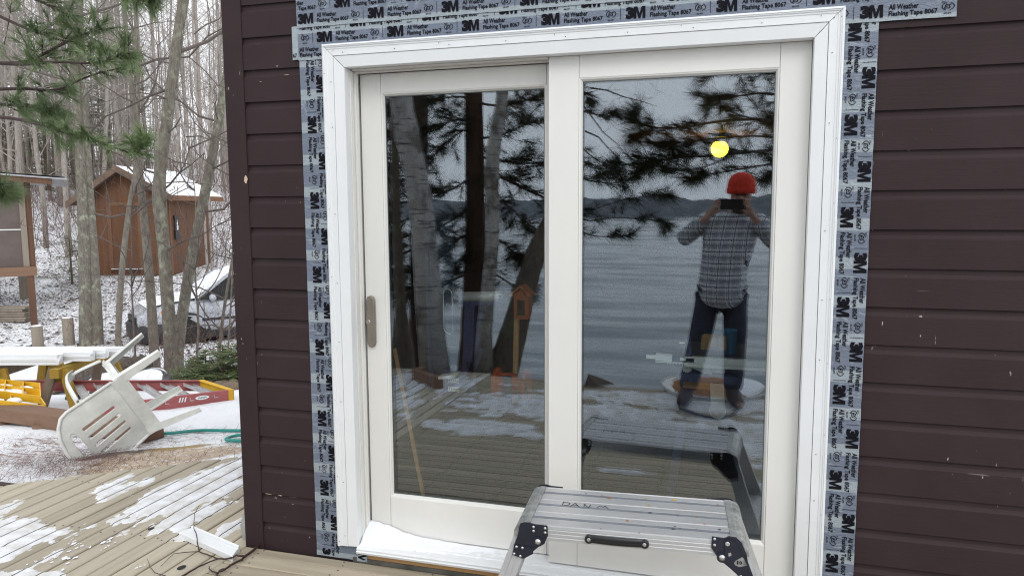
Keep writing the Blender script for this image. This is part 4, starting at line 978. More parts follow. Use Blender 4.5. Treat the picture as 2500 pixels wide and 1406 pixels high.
# local: x forward, y left, z up; half width .86. Section rows along x
def body_rows():
    rows = []
    st = [(-1.95, .55, .98, .70), (-1.9, .42, 1.03, .80), (-1.4, .30, 1.05, .86), (-.6, .28, 1.03, .875), (.4, .28, 1.02, .875), (.95, .30, 1.01, .87), (1.25, .34, .985, .86), (1.7, .36, .92, .83), (1.98, .40, .84, .74), (2.12, .46, .74, .60)]
    for x, zb_, zt, hw in st:
        r = []
        for y, z in [(-hw*.92, zb_), (-hw, zb_+.15), (-hw*1.01, (zb_+zt)/2), (-hw*.985, zt-.08), (-hw*.90, zt), (-hw*.5, zt+.028), (0, zt+.04), (hw*.5, zt+.028), (hw*.9, zt), (hw*.985, zt-.08), (hw*1.01, (zb_+zt)/2), (hw, zb_+.15), (hw*.92, zb_)]:
            r.append((x, y, z))
        rows.append(r)
    return rows
rows = body_rows(); m = MB(); m.strip(rows); m.add(rows[-1], [tuple(range(13))]); m.add(rows[0], [tuple(reversed(range(13)))])
m.build('body', M['car_paint'], car, local=True)
rf = []
for x, z, hw in [(-1.85, 1.02, .72), (-1.72, 1.45, .64), (-1.4, 1.585, .62), (-.5, 1.62, .63), (.1, 1.58, .62), (.35, 1.50, .62), (1.08, 1.03, .74)]:
    rf.append([(x, y*hw, z-(0 if abs(y) < .9 else .02)) for y in (-1, -.9, -.4, 0, .4, .9, 1)])
m = MB(); m.strip(rf[1:6]); m.build('roof', M['car_paint'], car, local=True)
m = MB(); m.strip([[(x, y*.98, z+.02) for x, y, z in r_] for r_ in rf[2:6]]); m.build('roof_snow', M['snow'], car, local=True)
m = MB(); m.strip([rf[5], rf[6]]); m.build('windscreen', M['car_glass'], car, local=True)
m = MB(); m.strip([[(x+.015, y*.97, z+.03) for x, y, z in rf[5]], [(x+.015, y*.97, z+.035) for x, y, z in rf[6]]]); m.build('windscreen_snow', M['snow'], car, local=True)
m = MB(); m.strip([rf[0], rf[1]]); m.build('rear_window', M['car_glass'], car, local=True)
for s in (-1, 1):
    def Y(z): return s*(.865-(z-1.0)*.40)
    for poly in ([(1.0, 1.02), (.38, 1.45), (.02, 1.52), (-.02, 1.02)], [(-.08, 1.02), (-.06, 1.53), (-.75, 1.545), (-.92, 1.02)], [(-.98, 1.03), (-.82, 1.54), (-1.35, 1.49), (-1.62, 1.08)]):
        m = MB(); m.prism([(x, Y(z), z) for x, z in poly], (0, -s*.02, 0)); m.build('side_window', M['car_glass'], car, local=True)
    m = MB()
    for a, b in (((1.08, 1.02), (.36, 1.51)), ((.36, 1.51), (-.6, 1.60)), ((-.05, 1.0), (-.04, 1.57)), ((-.6, 1.60), (-1.5, 1.52)), ((-.95, 1.0), (-.8, 1.57))): m.bar((a[0], Y(a[1])-s*.012, a[1]), (b[0], Y(b[1])-s*.012, b[1]), .05, .05)
    m.build('window_pillar', M['car_paint'], car, local=True)
    for z0, z1, x0, x1 in ((.26, .40, -1.0, .92), (.60, .655, -1.1, .98)):
        m = MB(); m.bb((x0, s*.865, z0), (x1, s*.895, z1)); m.build('side_cladding', M['clad'], car, local=True, bevel=.008)
    m = MB()
    for x in (-.03, .93): m.bb((x, s*.870, .42), (x+.008, s*.8815, 1.0))
    m.build('door_seam', M['clad'], car, local=True)
    m = MB(); m.bb((.05, s*.878, .84), (.22, s*.902, .875)); m.build('door_handle', M['clad'], car, local=True, bevel=.006)
    m = MB(); m.ball((.78, s*.98, 1.07), (.07, .10, .075), 12, 8); m.build('wing_mirror', M['car_paint'], car, local=True)
    m = MB(); m.bb((.76, s*.83, 1.0), (.82, s*.93, 1.03)); m.build('mirror_arm', M['clad'], car, local=True)
    m = MB(); m.prism([(1.70, s*.835, .70), (1.70, s*.835, .86), (2.0, s*.70, .79), (2.1, s*.56, .74), (2.13, s*.56, .62), (1.98, s*.745, .64)], (0, -s*.05, 0)); m.box((1.95, s*.735, .72), (.06, .05, .1)); m.build('headlight', M['lamp_glass'], car, local=True)
    m = MB(); m.prism([(1.66, s*.842, .70), (1.70, s*.842, .86), (1.735, s*.836, .85), (1.70, s*.836, .69)], (0, s*.012, 0)); m.build('indicator', M['amber'], car, local=True)
    for x in (1.28, -1.28):
        R_ = .335; m = MB(); m.lathe((x, s*.70, R_), [(.20, -.10), (.30, -.10), (R_, -.06), (R_, .06), (.30, .10), (.21, .10), (.20, .05)], 28, (0, s, 0)); w = m.build('wheel', M['tyre'], car, local=True)
        m = MB(); m.lathe((x, s*.775, R_), [(.205, 0), (.205, .02), (.19, .012), (.19, -.03)], 24, (0, s, 0))
        for q in range(7):
            a = q*2*math.pi/7; m.bar((x+.03*math.cos(a), s*.79, R_+.03*math.sin(a)), (x+.195*math.cos(a), s*.785, R_+.195*math.sin(a)), .02, .045, (-math.sin(a), 0, math.cos(a)))
        m.lathe((x, s*.78, R_), [(.05, 0), (.045, .03)], 14, (0, s, 0)); m.build('rim', M['alu'], w, local=True)
        arc = [(x+.40*math.cos(a), s*.862, R_+.40*math.sin(a)) for a in np.linspace(-.25, math.pi+.25, 16)]; m = MB(); m.strip([arc, [(p[0]*1+(p[0]-x)*.16, p[1]+s*.02, R_+(p[2]-R_)*1.16) for p in arc], [(p[0]+(p[0]-x)*.16, s*.80, R_+(p[2]-R_)*1.16) for p in arc]]); m.build('arch_trim', M['clad'], car, local=True)
        m = MB(); m.lathe((x, s*.58, R_), [(.385, 0), (.385, .29)], 20, (0, s, 0)); m.build('wheel_well', M['dark_hole'], car, local=True)
m = MB()
rw = [[(x, y, z) for (x, y) in [(1.62, -.865), (1.85, -.85), (2.08, -.70), (2.22, -.4), (2.26, 0), (2.22, .4), (2.08, .70), (1.85, .85), (1.62, .865)]] for z in (.22, .30, .52, .60)]
for q in rw[0]: pass
rw[0] = [(x-.08, y*.97, z) for x, y, z in rw[0]]; rw[3] = [(x-.06, y*.97, z) for x, y, z in rw[3]]; m.strip(rw); m.build('bumper', M['clad'], car, local=True)
m = MB(); m.bb((2.10, -.45, .60), (2.17, .45, .70)); m.build('grille', M['clad'], car, local=True)
m = MB(); m.strip([[(x, y*k, z+.018+.012*nz(x, y, 5, 3)) for (_, y, _2) in [(0, yy, 0) for yy in (-.74, -.5, -.2, .1, .4, .6, .74)]] for x, z, k in [(1.0, 1.055, 1.0), (1.2, 1.02, 1.), (1.5, .985, .97), (1.75, .945, .92), (1.95, .885, .8)]]); m.build('bonnet_snow', M['snow'], car, local=True)
m = MB(); m.bb((-1.7, -.7, .2), (1.7, .7, .35)); m.build('underbody', M['dark_hole'], car, local=True)

# ================================================================== SHED
M['shed'] = wood('red_brown_plywood', (.165,.078,.040,1), (.118,.055,.029,1), .75, 2, .7, .06); M['shed_trim'] = wood('shed_trim', (.21,.105,.055,1), (.16,.078,.042,1), .75, 2, .7, .1)
M['fascia'] = wood('grey_brown_fascia', (.20,.135,.10,1), (.14,.095,.07,1), .8, 0, .7, .1)
s0 = W(225, 674, 21.4)
shed = thing('shed', tuple(s0), 'small red brown plywood shed with a snow covered gable roof standing among the trees', 'shed', M=RC)
Wd, Ln, Hw, Ha = 2.27, 3.1, 2.30, 3.10
m = MB(); m.prism([(0, 0, .02), (Wd, 0, .02), (Wd, 0, Hw), (Wd/2-.1, 0, Ha-.12), (0, 0, Hw)], (0, .05, 0)); m.build('gable_wall', M['shed'], shed, local=True)
m = MB(); m.bb((0, Ln-.05, .02), (Wd, Ln, Hw)); m.build('wall', M['shed'], shed, local=True)
for x in (0, Wd):
    m = MB(); n_ = 8
    for i in range(n_):
        y0 = .052+i*(Ln-.1)/n_; m.bb((x-.02, y0+.006, .02), (x+.02, y0+(Ln-.1)/n_-.006, Hw-.02))
    m.bb((x-.012, .055, .02), (x+.012, Ln-.055, Hw-.02)); m.build('wall', M['shed'], shed, local=True)
for a, b in (((-.02, -.03), (.09, .0)), ((Wd-.09, -.03), (Wd+.02, .0))):
    m = MB(); m.bb((a[0], a[1], .02), (b[0], b[1], Hw-.02)); m.build('corner_board', M['shed_trim'], shed, local=True)
m = MB(); m.bb((Wd+.0205, .0, .02), (Wd+.045, .10, Hw)); m.build('corner_board', M['shed_trim'], shed, local=True)
m = MB(); m.bb((.14, -.012, Hw-.42), (Wd-.14, -.001, Hw-.40)); m.build('panel_seam', M['fascia'], shed, local=True)
m = MB(); m.bb((.66, -.022, .22), (1.42, -.004, 2.0)); d_ = m.build('door', M['shed'], shed, local=True)
for a, b in (((.56, .14), (.66, 2.10)), ((1.42, .14), (1.52, 2.10)), ((.6601, 2.001), (1.4199, 2.10)), ((.6601, .14), (1.4199, .20))):
    m = MB(); m.bb((a[0], -.04, a[1]), (b[0], -.003, b[1])); m.build('door_trim', M['shed_trim'], d_, local=True)
m = MB(); m.bb((.62, -.12, .20), (1.5, -.03, .215)); m.build('sill_snow', M['snow'], shed, local=True)
rx = Wd/2-.1
for s, xe, ze in ((-1, -.42, Hw-.19), (1, Wd+.30, Hw-.03)):
    a = Vector((rx, -.32, Ha)); b = Vector((xe, -.32, ze)); m = MB(); m.prism([a, b, b+Vector((0, 0, -.10)), a+Vector((0, 0, -.10))], (0, Ln+.6, 0)); m.build('roof_slope', M['fascia'], shed, local=True)
    m = MB(); m.prism([a+Vector((0, -.03, .012)), b+Vector((0, -.03, .012)), b+Vector((0, -.03, -.17)), a+Vector((0, -.03, -.17))], (0, .028, 0)); m.build('fascia_board', M['fascia'], shed, local=True)
    rows = []
    for q in np.linspace(0.0, 1.0, 9):
        p = a.lerp(b, q); rows.append([(p.x, -.30+(Ln+.58)*v, p.z+.065+.02*nz(q*3, v*4, 1.5, 7)-(.05 if q in (0., 1.) or v in (0., 1.) else 0)) for v in np.linspace(0, 1, 13)])
    if s > 0 or True: m = MB(); m.strip(rows); m.build('roof_snow', M['snow'], shed, local=True)
m = MB(); m.bar((Wd+.30, -.33, Hw-.09), (Wd+.30, Ln+.28, Hw-.09), .03, .15); m.build('eave_board', M['shed_trim'], shed, local=True)
m = MB(); m.bb((Wd+.05, .28, 1.02), (Wd+.075, .52, 1.72)); sg = m.build('plaque', M['clad'], shed, local=True)
m = MB(); m.bb((Wd+.077, .36, 1.30), (Wd+.080, .46, 1.42)).bb((Wd+.077, .37, 1.44), (Wd+.080, .43, 1.52)).bb((Wd+.077, .39, 1.53), (Wd+.08, .42, 1.58)); m.build('plaque_mark', M['white_pvc'], sg, local=True)
m = MB(); 
for x in (.1, Wd-.1):
    for y in (.1, Ln-.1): m.bb((x-.1, y-.1, -.6), (x+.1, y+.1, .02))
m.build('footing', M['dark_hole'], shed, local=True)
# ================================================================== HUT ON POSTS
M['hut_panel'] = plain('grey_tan_hut_panel', (.125,.098,.088), .7, 0, .15, 2); M['hut_post'] = wood('red_brown_post', (.16,.085,.055,1), (.11,.06,.04,1), .8, 2, .7, .1); M['metal_roof'] = plain('pale_sheet_roof', (.42,.42,.43), .45, .3, .1, 3)
hp = W(76, 655, 16.0)
RH = Matrix.Rotation(YAW+math.radians(31), 3, 'Z')
hut = thing('hut', (hp[0], hp[1], gz(hp[0], hp[1])), 'grey panelled hut raised on brown posts with a thin snowy lean-to roof', 'hut', M=RH)
zb_ = float(W(70, 650, 16)[2]); zt_ = float(W(70, 443, 16)[2]); g0 = WORLD[hut].translation.z; zb_ -= g0; zt_ -= g0; zm = float(W(60, 560, 16)[2])-g0
for za, zb2 in ((zb_, zm-.012), (zm+.012, zt_)):
    m = MB(); m.bb((-3.6, 0, za), (-.13, .05, zb2)); m.build('panel', M['hut_panel'], hut, local=True)
m = MB(); m.bb((-3.6, -.012, zm-.0118), (-.13, .03, zm+.0118)); m.build('batten', M['white_door'], hut, local=True)
m = MB(); m.bb((-.1, .06, zb_), (-.05, 2.6, zt_)); m.build('panel', M['hut_panel'], hut, local=True)
m = MB(); m.bb((-.13, -.03, zb_), (-.02, .08, zt_+.02)); m.build('corner_post', M['post_w'], hut, local=True)
m = MB(); m.bb((-.018, .0, zb_), (.09, .11, zt_+.02)); m.build('corner_post', M['hut_post'], hut, local=True)
m = MB(); m.bb((-3.6, -.09, zb_-.20), (.10, .12, zb_-.004)); m.build('floor_beam', M['timber'], hut, local=True)
m = MB(); m.bb((-3.6, -.12, zb_-.32), (-.9, -.02, zb_-.23)); m.build('floor_beam', M['post_w'], hut, local=True)
for x, y, w_ in ((-.02, .0, .13), (-.25, 2.4, .2), (-1.35, -.05, .2), (-3.2, 0, .16), (-3.2, 2.4, .16)):
    m = MB(); m.bb((x-w_/2, y-.07, -.3), (x+w_/2, y+.07, zb_-.205)); m.build('post', M['hut_post'] if w_ < .15 else M['post_w'], hut, local=True)
m = MB(); rA = [(.78, -.5), (.78, 3.0), (-3.9, 3.0), (-3.9, -.5)]
def rz_(x, y): return zt_+.10-.02*(y+.5)-.075*(x-.1)
m.add([(x, y, rz_(x, y)) for x, y in rA]+[(x, y, rz_(x, y)-.03) for x, y in rA], [(0, 1, 2, 3), (7, 6, 5, 4), (0, 4, 5, 1), (1, 5, 6, 2), (2, 6, 7, 3), (3, 7, 4, 0)]); m.build('roof_sheet', M['metal_roof'], hut, local=True)
rows = [[(x, y, rz_(x, y)+.035+.02*nz(x, y, 2, 4)) for x in np.linspace(-3.9, .74, 14)] for y in np.linspace(-.46, 3, 8)]; m = MB(); m.strip(rows); m.build('roof_snow', M['snow'], hut, local=True)
m = MB(); m.bar((.5, -.44, rz_(.5, -.44)-.09), (-3.8, -.44, rz_(-3.8, -.44)-.09), .05, .12); m.build('rafter', M['hut_post'], hut, local=True)
m = MB(); m.bar((.42, -.44, rz_(.42, -.44)-.09), (.42, 3, rz_(.42, 3)-.09), .05, .12); m.build('rafter', M['hut_post'], hut, local=True)
st = W(28, 790, 16.3); T_ = thing('plank_stack', (st[0], st[1], gz(st[0], st[1])), 'low stack of weathered planks on the ground beneath the hut', 'plank stack', M=RC)
for i in range(6):
    m = MB(); m.bb((-.45+.02*rnd.random(), -.2+.03*rnd.random(), i*.055), (.38+.08*rnd.random(), .05+.03*rnd.random(), i*.055+.045)); m.build('plank', M['post_w'], T_, local=True)

# ================================================================== TREES
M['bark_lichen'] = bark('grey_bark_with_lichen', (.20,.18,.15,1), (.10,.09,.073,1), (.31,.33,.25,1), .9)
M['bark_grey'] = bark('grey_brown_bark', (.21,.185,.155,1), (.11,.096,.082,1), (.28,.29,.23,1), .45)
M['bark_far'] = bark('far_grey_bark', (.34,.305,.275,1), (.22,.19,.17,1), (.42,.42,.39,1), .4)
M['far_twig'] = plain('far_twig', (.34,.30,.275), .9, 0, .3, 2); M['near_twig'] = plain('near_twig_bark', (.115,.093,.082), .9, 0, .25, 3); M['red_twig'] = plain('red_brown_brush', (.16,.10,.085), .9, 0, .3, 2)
M['needle'] = plain('pine_needles', (.15,.21,.09), .6, 0, .35, 1.2); M['needle_d'] = plain('dark_pine_needles', (.022,.034,.014), .6, 0, .4, 1.5)
M['fir'] = plain('fir_needles', (.12,.165,.055), .65, 0, .4, 2.5); M['leaf'] = plain('dry_leaf', (.22,.085,.035), .8, 0, .3, 4)
def smooth(P_, it=2):
    P_ = [Vector(p) for p in P_]
    for _ in range(it):
        Q = [P_[0]]
        for i in range(len(P_)-1): Q += [P_[i].lerp(P_[i+1], .25), P_[i].lerp(P_[i+1], .75)]
        P_ = Q+[P_[-1]]
    return P_
def twig_stick(m, a, b, r):
    "a thin three-sided stem"
    d = (b-a)
    if d.length < 1e-5: return
    x = d.orthogonal().normalized()*r; y = d.cross(x).normalized()*r
    n = len(m.v); m.v += [tuple(a+x), tuple(a-x*.5+y*.87), tuple(a-x*.5-y*.87), tuple(b)]; m.f += [(n, n+1, n+3), (n+1, n+2, n+3), (n+2, n, n+3)]; m.sm += [True]*3
def limb(m, p, d, L, r, lvl, R_, up=.25, nb=4, wig=.22):
    "one branch with its forks, drawn into m"
    p = Vector(p); d = Vector(d).normalized(); k = max(3, int(5-lvl)); pts = [p]; dirs = []
    for i in range(k):
        d = (d+Vector((R_.gauss(0, wig), R_.gauss(0, wig), R_.gauss(0, wig)+up*.3))).normalized(); p = p+d*L/k; pts.append(p); dirs.append(d)
    if lvl >= 2:
        for i in range(k): twig_stick(m, pts[i], pts[i+1], r*(1-i/(k+.5)))
    else: m.tube(pts, [r*(1-.75*i/k) for i in range(k+1)], 5, False)
    if lvl < 3:
        for j in range(nb):
            i = R_.randint(1, k) if lvl else R_.randint(max(1, k//3), k)
            q = pts[i]; dd = (dirs[i-1]*.7+Vector((R_.gauss(0, .6), R_.gauss(0, .6), R_.gauss(.15, .45)))).normalized()
            limb(m, q, dd, L*R_.uniform(.35, .6), r*.42, lvl+1, R_, up, max(2, nb-1), wig)
def near_tree(label, path, radii, mat, limbs, seed, group='bare trunks standing before the shed', extra=None, ext=3.5):
    "path: (px, py, depth) up the stem; it grows on above the frame"
    P_ = [Vector(tuple(W(*p))) for p in path]; R_ = random.Random(seed)
    base = Vector(P_[0]); base.z = gz(base.x, base.y); P_ = [base+Vector((0, 0, -.15))]+P_
    d = (P_[-1]-P_[-2]).normalized(); P_ += [P_[-1]+d*ext*.5+Vector((.1, 0, 0)), P_[-1]+d*ext+Vector((R_.uniform(-.4, .4), 0, .3))]
    radii = [q*.70 for q in radii]; rad = [radii[0]*1.3]+list(radii)+[radii[-1]*.8, radii[-1]*.35]
    rr = np.interp(np.linspace(0, 1, (len(P_)-1)*4+2+0), np.linspace(0, 1, len(P_)), rad) if False else None
    SP = smooth(P_, 2); L_ = [0]
    for a, b in zip(P_[:-1], P_[1:]): L_.append(L_[-1]+(b-a).length)
    l2 = [0]
    for a, b in zip(SP[:-1], SP[1:]): l2.append(l2[-1]+(b-a).length)
    rs = np.interp(np.array(l2)/l2[-1], np.array(L_)/L_[-1], rad)
    rs = [r*(1+.09*nz(i*.9, seed, .7, 3)) for i, r in enumerate(rs)]
    T_ = thing('bare_tree', tuple(base), label, 'tree', group); m = MB(); m.tube(SP, rs, 12)
    m.build('trunk', mat, T_)
    m = MB()
    for (q, dx, dz, dy, L, r) in limbs:
        i = min(len(SP)-1, int(q*(len(SP)-1))); dv = Vector(tuple(_r))*dx+Vector((0, 0, dz))+Vector((-math.sin(YAW), math.cos(YAW), 0))*dy
        limb(m, SP[i], dv, L, r, 0, R_, .25, 5)
    for j in range(9):
        i = R_.randint(int(len(SP)*.3), len(SP)-1); dv = Vector((R_.uniform(-1, 1), R_.uniform(-1, 1), R_.uniform(.1, .8)))
        limb(m, SP[i], dv, R_.uniform(.6, 1.7), .012, 1, R_, .3, 4)
    m.build('crown', M['near_twig'], T_); return T_
near_tree('thick left stem of the lichen spotted pair by the hut, streaked with snow', [(212, 842, 14.8), (208, 650, 14.8), (200, 450, 14.8), (188, 250, 14.8), (178, 120, 14.8), (165, 0, 14.8)], [.20, .16, .14, .12, .11, .10], M['bark_lichen'], [(.55, -1, .5, 0, 2.2, .03), (.7, 1, .3, .2, 2.4, .03)], 3)
near_tree('straighter right stem of the lichen spotted pair by the hut', [(236, 842, 14.9), (232, 700, 14.9), (222, 540, 14.9), (212, 380, 14.9), (202, 200, 14.9), (192, 0, 14.9)], [.19, .15, .125, .115, .11, .10], M['bark_lichen'], [(.42, 1, -.4, 0, 2.0, .028), (.6, -1, .7, .2, 2.4, .03)], 4)
near_tree('slim bending grey sapling in front of the shed door', [(287, 846, 13), (293, 720, 13), (303, 600, 13), (318, 490, 13), (333, 420, 13), (336, 300, 13), (338, 160, 13), (330, 40, 13)], [.075, .072, .07, .065, .06, .055, .05, .045], M['bark_grey'], [(.5, -1, .9, 0, 1.3, .02), (.62, .9, .8, 0, 1.6, .02), (.75, -.8, .7, .2, 1.6, .02)], 5)
near_tree('rough grey trunk in front of the right half of the shed door', [(378, 886, 11.2), (371, 760, 11.2), (362, 640, 11.2), (352, 540, 11.2), (344, 450, 11.2), (330, 330, 11.2), (320, 200, 11.2), (300, 0, 11.2)], [.105, .095, .088, .080, .075, .062, .05, .045], M['bark_grey'], [(.45, .9, .6, 0, 1.6, .022), (.58, -1, .55, 0, 1.7, .02), (.7, 1, .6, .2, 2.2, .022)], 6)
near_tree('thick pale lichen covered trunk with a bulge, before the shed corner', [(420, 918, 10.6), (417, 830, 10.6), (408, 720, 10.6), (400, 600, 10.6), (388, 490, 10.6), (390, 420, 10.6), (404, 320, 10.6), (420, 200, 10.6), (434, 90, 10.6), (448, 0, 10.6)], [.155, .135, .125, .12, .135, .115, .108, .105, .10, .098], M['bark_lichen'], [(.5, -.9, -.1, 0, 1.3, .018), (.66, -1, -.15, 0, 1.7, .02), (.72, 1, .5, .2, 2.4, .03), (.35, .8, .3, -.2, 1.2, .016)], 7)
near_tree('smooth trunk leaning hard toward the cabin, behind the thick lichen trunk', [(432, 880, 11.6), (445, 770, 11.6), (462, 660, 11.6), (482, 560, 11.6), (505, 450, 11.6), (522, 360, 11.6), (540, 260, 11.6), (562, 140, 11.6), (585, 0, 11.6)], [.125, .118, .112, .108, .108, .10, .095, .09, .085], M['bark_lichen'], [(.42, 1, .1, .1, 1.8, .02), (.6, -1, .2, .2, 1.5, .02), (.5, 1, .35, .0, 1.5, .018)], 8)
near_tree('thin leaning sapling between the leaning trunk and the brown wall, crossing the car', [(533, 872, 10.9), (541, 800, 10.9), (552, 720, 10.9), (566, 640, 10.9), (578, 570, 10.9)], [.038, .034, .03, .026, .022], M['bark_grey'], [(.4, 1, .5, 0, 1.0, .009), (.6, -1, .5, 0, 1.1, .009)], 9, ext=1.5)
near_tree('thin upright sapling close to the brown wall, crossing the car door', [(556, 870, 10.6), (560, 800, 10.6), (565, 720, 10.6), (568, 640, 10.6)], [.02, .018, .016, .013], M['bark_grey'], [(.5, 1, .6, 0, .8, .007), (.7, -1, .6, 0, .8, .007)], 10, ext=1.2)
near_tree('thin straight sapling between the two thick trunks and the car bumper', [(480, 870, 10.7), (486, 790, 10.7), (478, 700, 10.7), (472, 590, 10.7)], [.026, .022, .018, .013], M['bark_grey'], [(.5, 1, .8, 0, 1.0, .008), (.7, -1, .9, 0, 1.0, .008)], 12, ext=1.2)
near_tree('thin sapling rising in front of the car headlight', [(330, 860, 11), (326, 780, 11), (320, 690, 11), (322, 600, 11), (318, 520, 11)], [.020, .018, .015, .012, .010], M['near_twig'], [(.4, 1, .6, 0, 1.0, .008), (.55, -1, .5, 0, 1.2, .009), (.7, .8, .8, 0, .9, .007)], 13, ext=.8)
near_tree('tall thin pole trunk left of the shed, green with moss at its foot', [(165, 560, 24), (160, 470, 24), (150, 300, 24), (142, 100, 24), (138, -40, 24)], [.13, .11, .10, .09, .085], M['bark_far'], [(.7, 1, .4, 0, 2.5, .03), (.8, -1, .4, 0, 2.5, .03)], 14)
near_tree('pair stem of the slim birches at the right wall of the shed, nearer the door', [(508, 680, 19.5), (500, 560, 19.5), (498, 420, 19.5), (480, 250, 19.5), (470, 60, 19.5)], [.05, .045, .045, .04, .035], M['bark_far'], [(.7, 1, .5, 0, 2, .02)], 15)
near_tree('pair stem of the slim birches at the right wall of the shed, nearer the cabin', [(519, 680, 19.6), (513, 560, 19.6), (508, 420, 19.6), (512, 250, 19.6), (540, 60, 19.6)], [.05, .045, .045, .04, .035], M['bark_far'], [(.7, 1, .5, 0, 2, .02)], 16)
# ---- the woods behind: one label for trunks nothing tells apart
def far_tree_mesh(seed, h, r, nl):
    R_ = random.Random(seed); lean = R_.uniform(-.06, .06); P_ = [Vector((0, 0, -.4))]; x = y = 0
    for i in range(1, 8): x += lean*h/7+R_.gauss(0, .06); y += R_.gauss(0, .06); P_.append(Vector((x, y, h*i/7)))
    a = MB(); a.tube(P_, [r*(1.15-1.0*i/7.6) for i in range(8)], 7)
    b = MB()
    for j in range(nl):
        q = R_.uniform(.18, .98); i = min(6, int(q*7)); p = P_[i].lerp(P_[i+1], q*7-i); an = R_.uniform(0, 6.3)
        limb(b, p, (math.cos(an), math.sin(an), R_.uniform(.2, 1.0)), h*R_.uniform(.10, .24)*(1.1-.5*q), r*.20, 1, R_, .35, 4, .2)
    return a.mesh('trunk'), b.mesh('crown')
variants = [far_tree_mesh(40+i, rnd.uniform(11, 17), rnd.uniform(.03, .10), 44) for i in range(9)]
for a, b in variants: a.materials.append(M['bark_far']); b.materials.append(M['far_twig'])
def put_tree(x, y, v, sc, rot, label, group):
    T_ = thing('bare_tree', (x, y, gz(x, y)), label, 'tree', group, M=Matrix.Rotation(rot, 3, 'Z')@Matrix.Diagonal((sc, sc, sc)))
    for nm, me in zip(('trunk', 'crown'), variants[v]):
        o = bpy.data.objects.new(nm, me); link(o, T_)
R_ = random.Random(21); placed = 0
while placed < 92:
    px = R_.uniform(-110, 600); d_ = 24+46*R_.random()**1.3
    if 190 < px < 545 and d_ < 27: continue
    p = W(px, 600, d_); put_tree(p[0], p[1], R_.randrange(9), R_.uniform(.8, 1.35), R_.uniform(0, 6.3), 'bare grey tree in the leafless woods on the slope behind the shed', 'leafless trees in the woods behind the shed'); placed += 1
# a thicket of far stems that reads as one mass
m = MB()
for i in range(1400):
    px = R_.uniform(-120, 620); d_ = R_.uniform(32, 95); p = Vector(tuple(W(px, 600, d_))); p.z = gz(p.x, p.y)+(0 if i % 3 else R_.uniform(0, 12)); h = R_.uniform(2.5, 15) if i % 3 else R_.uniform(.8, 3)
    q = p+Vector((R_.gauss(0, .09*h), R_.gauss(0, .09*h), h)) if i % 3 else p+Vector((R_.gauss(0, .8), R_.gauss(0, .8), R_.uniform(.2, 1.6)))
    twig_stick(m, p, q, (.010+.0004*d_)*R_.uniform(.4, 1.3))
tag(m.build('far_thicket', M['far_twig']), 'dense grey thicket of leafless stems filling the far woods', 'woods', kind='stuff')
# brush: thin arching stems low in the yard
m = MB()
for i in range(420):
    if i < 60: px, py, d_ = R_.uniform(255, 600), 870, R_.uniform(10, 13.5)
    elif i < 300: px, py, d_ = R_.uniform(-20, 600), 700, R_.uniform(17, 28)
    else: px, py, d_ = R_.uniform(200, 600), 880, R_.uniform(8.8, 11)
    p = Vector(tuple(W(px, py, d_))); p.z = gz(p.x, p.y); h = R_.uniform(.5, 1.5)*(1.5 if d_ > 17 else 1)
    limb(m, p, (R_.gauss(0, .4), R_.gauss(0, .4), 1), h, .003+.0005*d_*.5, 2, R_, .0, 3, .25)
for i in range(430):
    p = Vector(tuple(W(R_.uniform(-20, 600), 600, R_.uniform(23, 37)))); p.z = gz(p.x, p.y)
    limb(m, p, (R_.gauss(0, .3), R_.gauss(0, .3), 1), R_.uniform(1.2, 3.8), R_.uniform(.006, .012), 1, R_, .1, 4, .25)
tag(m.build('brush', M['red_twig']), 'tangle of thin red brown twigs and saplings between the trunks', 'brush', kind='stuff')
# leaf litter and fallen pine needles
m = MB()
for i in range(5200):
    px = R_.uniform(-40, 600); d_ = 13+24*R_.random()**1.1; p = W(px, 700, d_); z = gz(p[0], p[1])+R_.uniform(.0, .05); s = R_.uniform(.03, .075); an = R_.uniform(0, 6.3)
    c_, s_2 = math.cos(an)*s, math.sin(an)*s; m.add([(p[0]-c_, p[1]-s_2, z), (p[0]+s_2*.5, p[1]-c_*.5, z+R_.uniform(0, .03)), (p[0]+c_, p[1]+s_2, z+.01), (p[0]-s_2*.5, p[1]+c_*.5, z+R_.uniform(0, .03))], [(0, 1, 2, 3)])
M['litter'] = plain('dead_leaves', (.085,.055,.038), .9, 0, .5, 3); tag(m.build('leaf_litter', M['litter']), 'dead brown leaves scattered over the snowy slope', 'leaves', kind='stuff')
m = MB()
for i in range(4200):
    px, py = (R_.gauss(150, 110), R_.gauss(1105, 42)) if i % 3 else (R_.uniform(-20, 600), R_.uniform(1000, 1180))
    if py < 1010 or px > 605: continue
    p = onz(px, py, -.12); z = gz(p[0], p[1])+.012
    if p[1] < yend(p[0])-.02: z = .003 if R_.random() < .10 else None
    if z is None: continue
    an = R_.gauss(.7, .9); L_ = R_.uniform(.03, .09); b = (p[0]+L_*math.cos(an), p[1]+L_*math.sin(an), z+R_.uniform(0, .014)); w = .0011
    mid = ((p[0]+b[0])/2+R_.gauss(0, .006), (p[1]+b[1])/2+R_.gauss(0, .006), z+R_.uniform(.004, .02)); n_ = (-math.sin(an)*w, math.cos(an)*w)
    m.add([(p[0]-n_[0], p[1]-n_[1], z), (p[0]+n_[0], p[1]+n_[1], z), (mid[0]+n_[0], mid[1]+n_[1], mid[2]), (mid[0]-n_[0], mid[1]-n_[1], mid[2]), (b[0], b[1], b[2])], [(0, 1, 2, 3), (3, 2, 4)])
M['dryneedle'] = plain('dry_pine_needles', (.16,.085,.065), .8, 0, .3, 3); tag(m.build('fallen_needles', M['dryneedle']), 'dry red brown pine needles strewn over the snow by the deck edge', 'needles', kind='stuff')
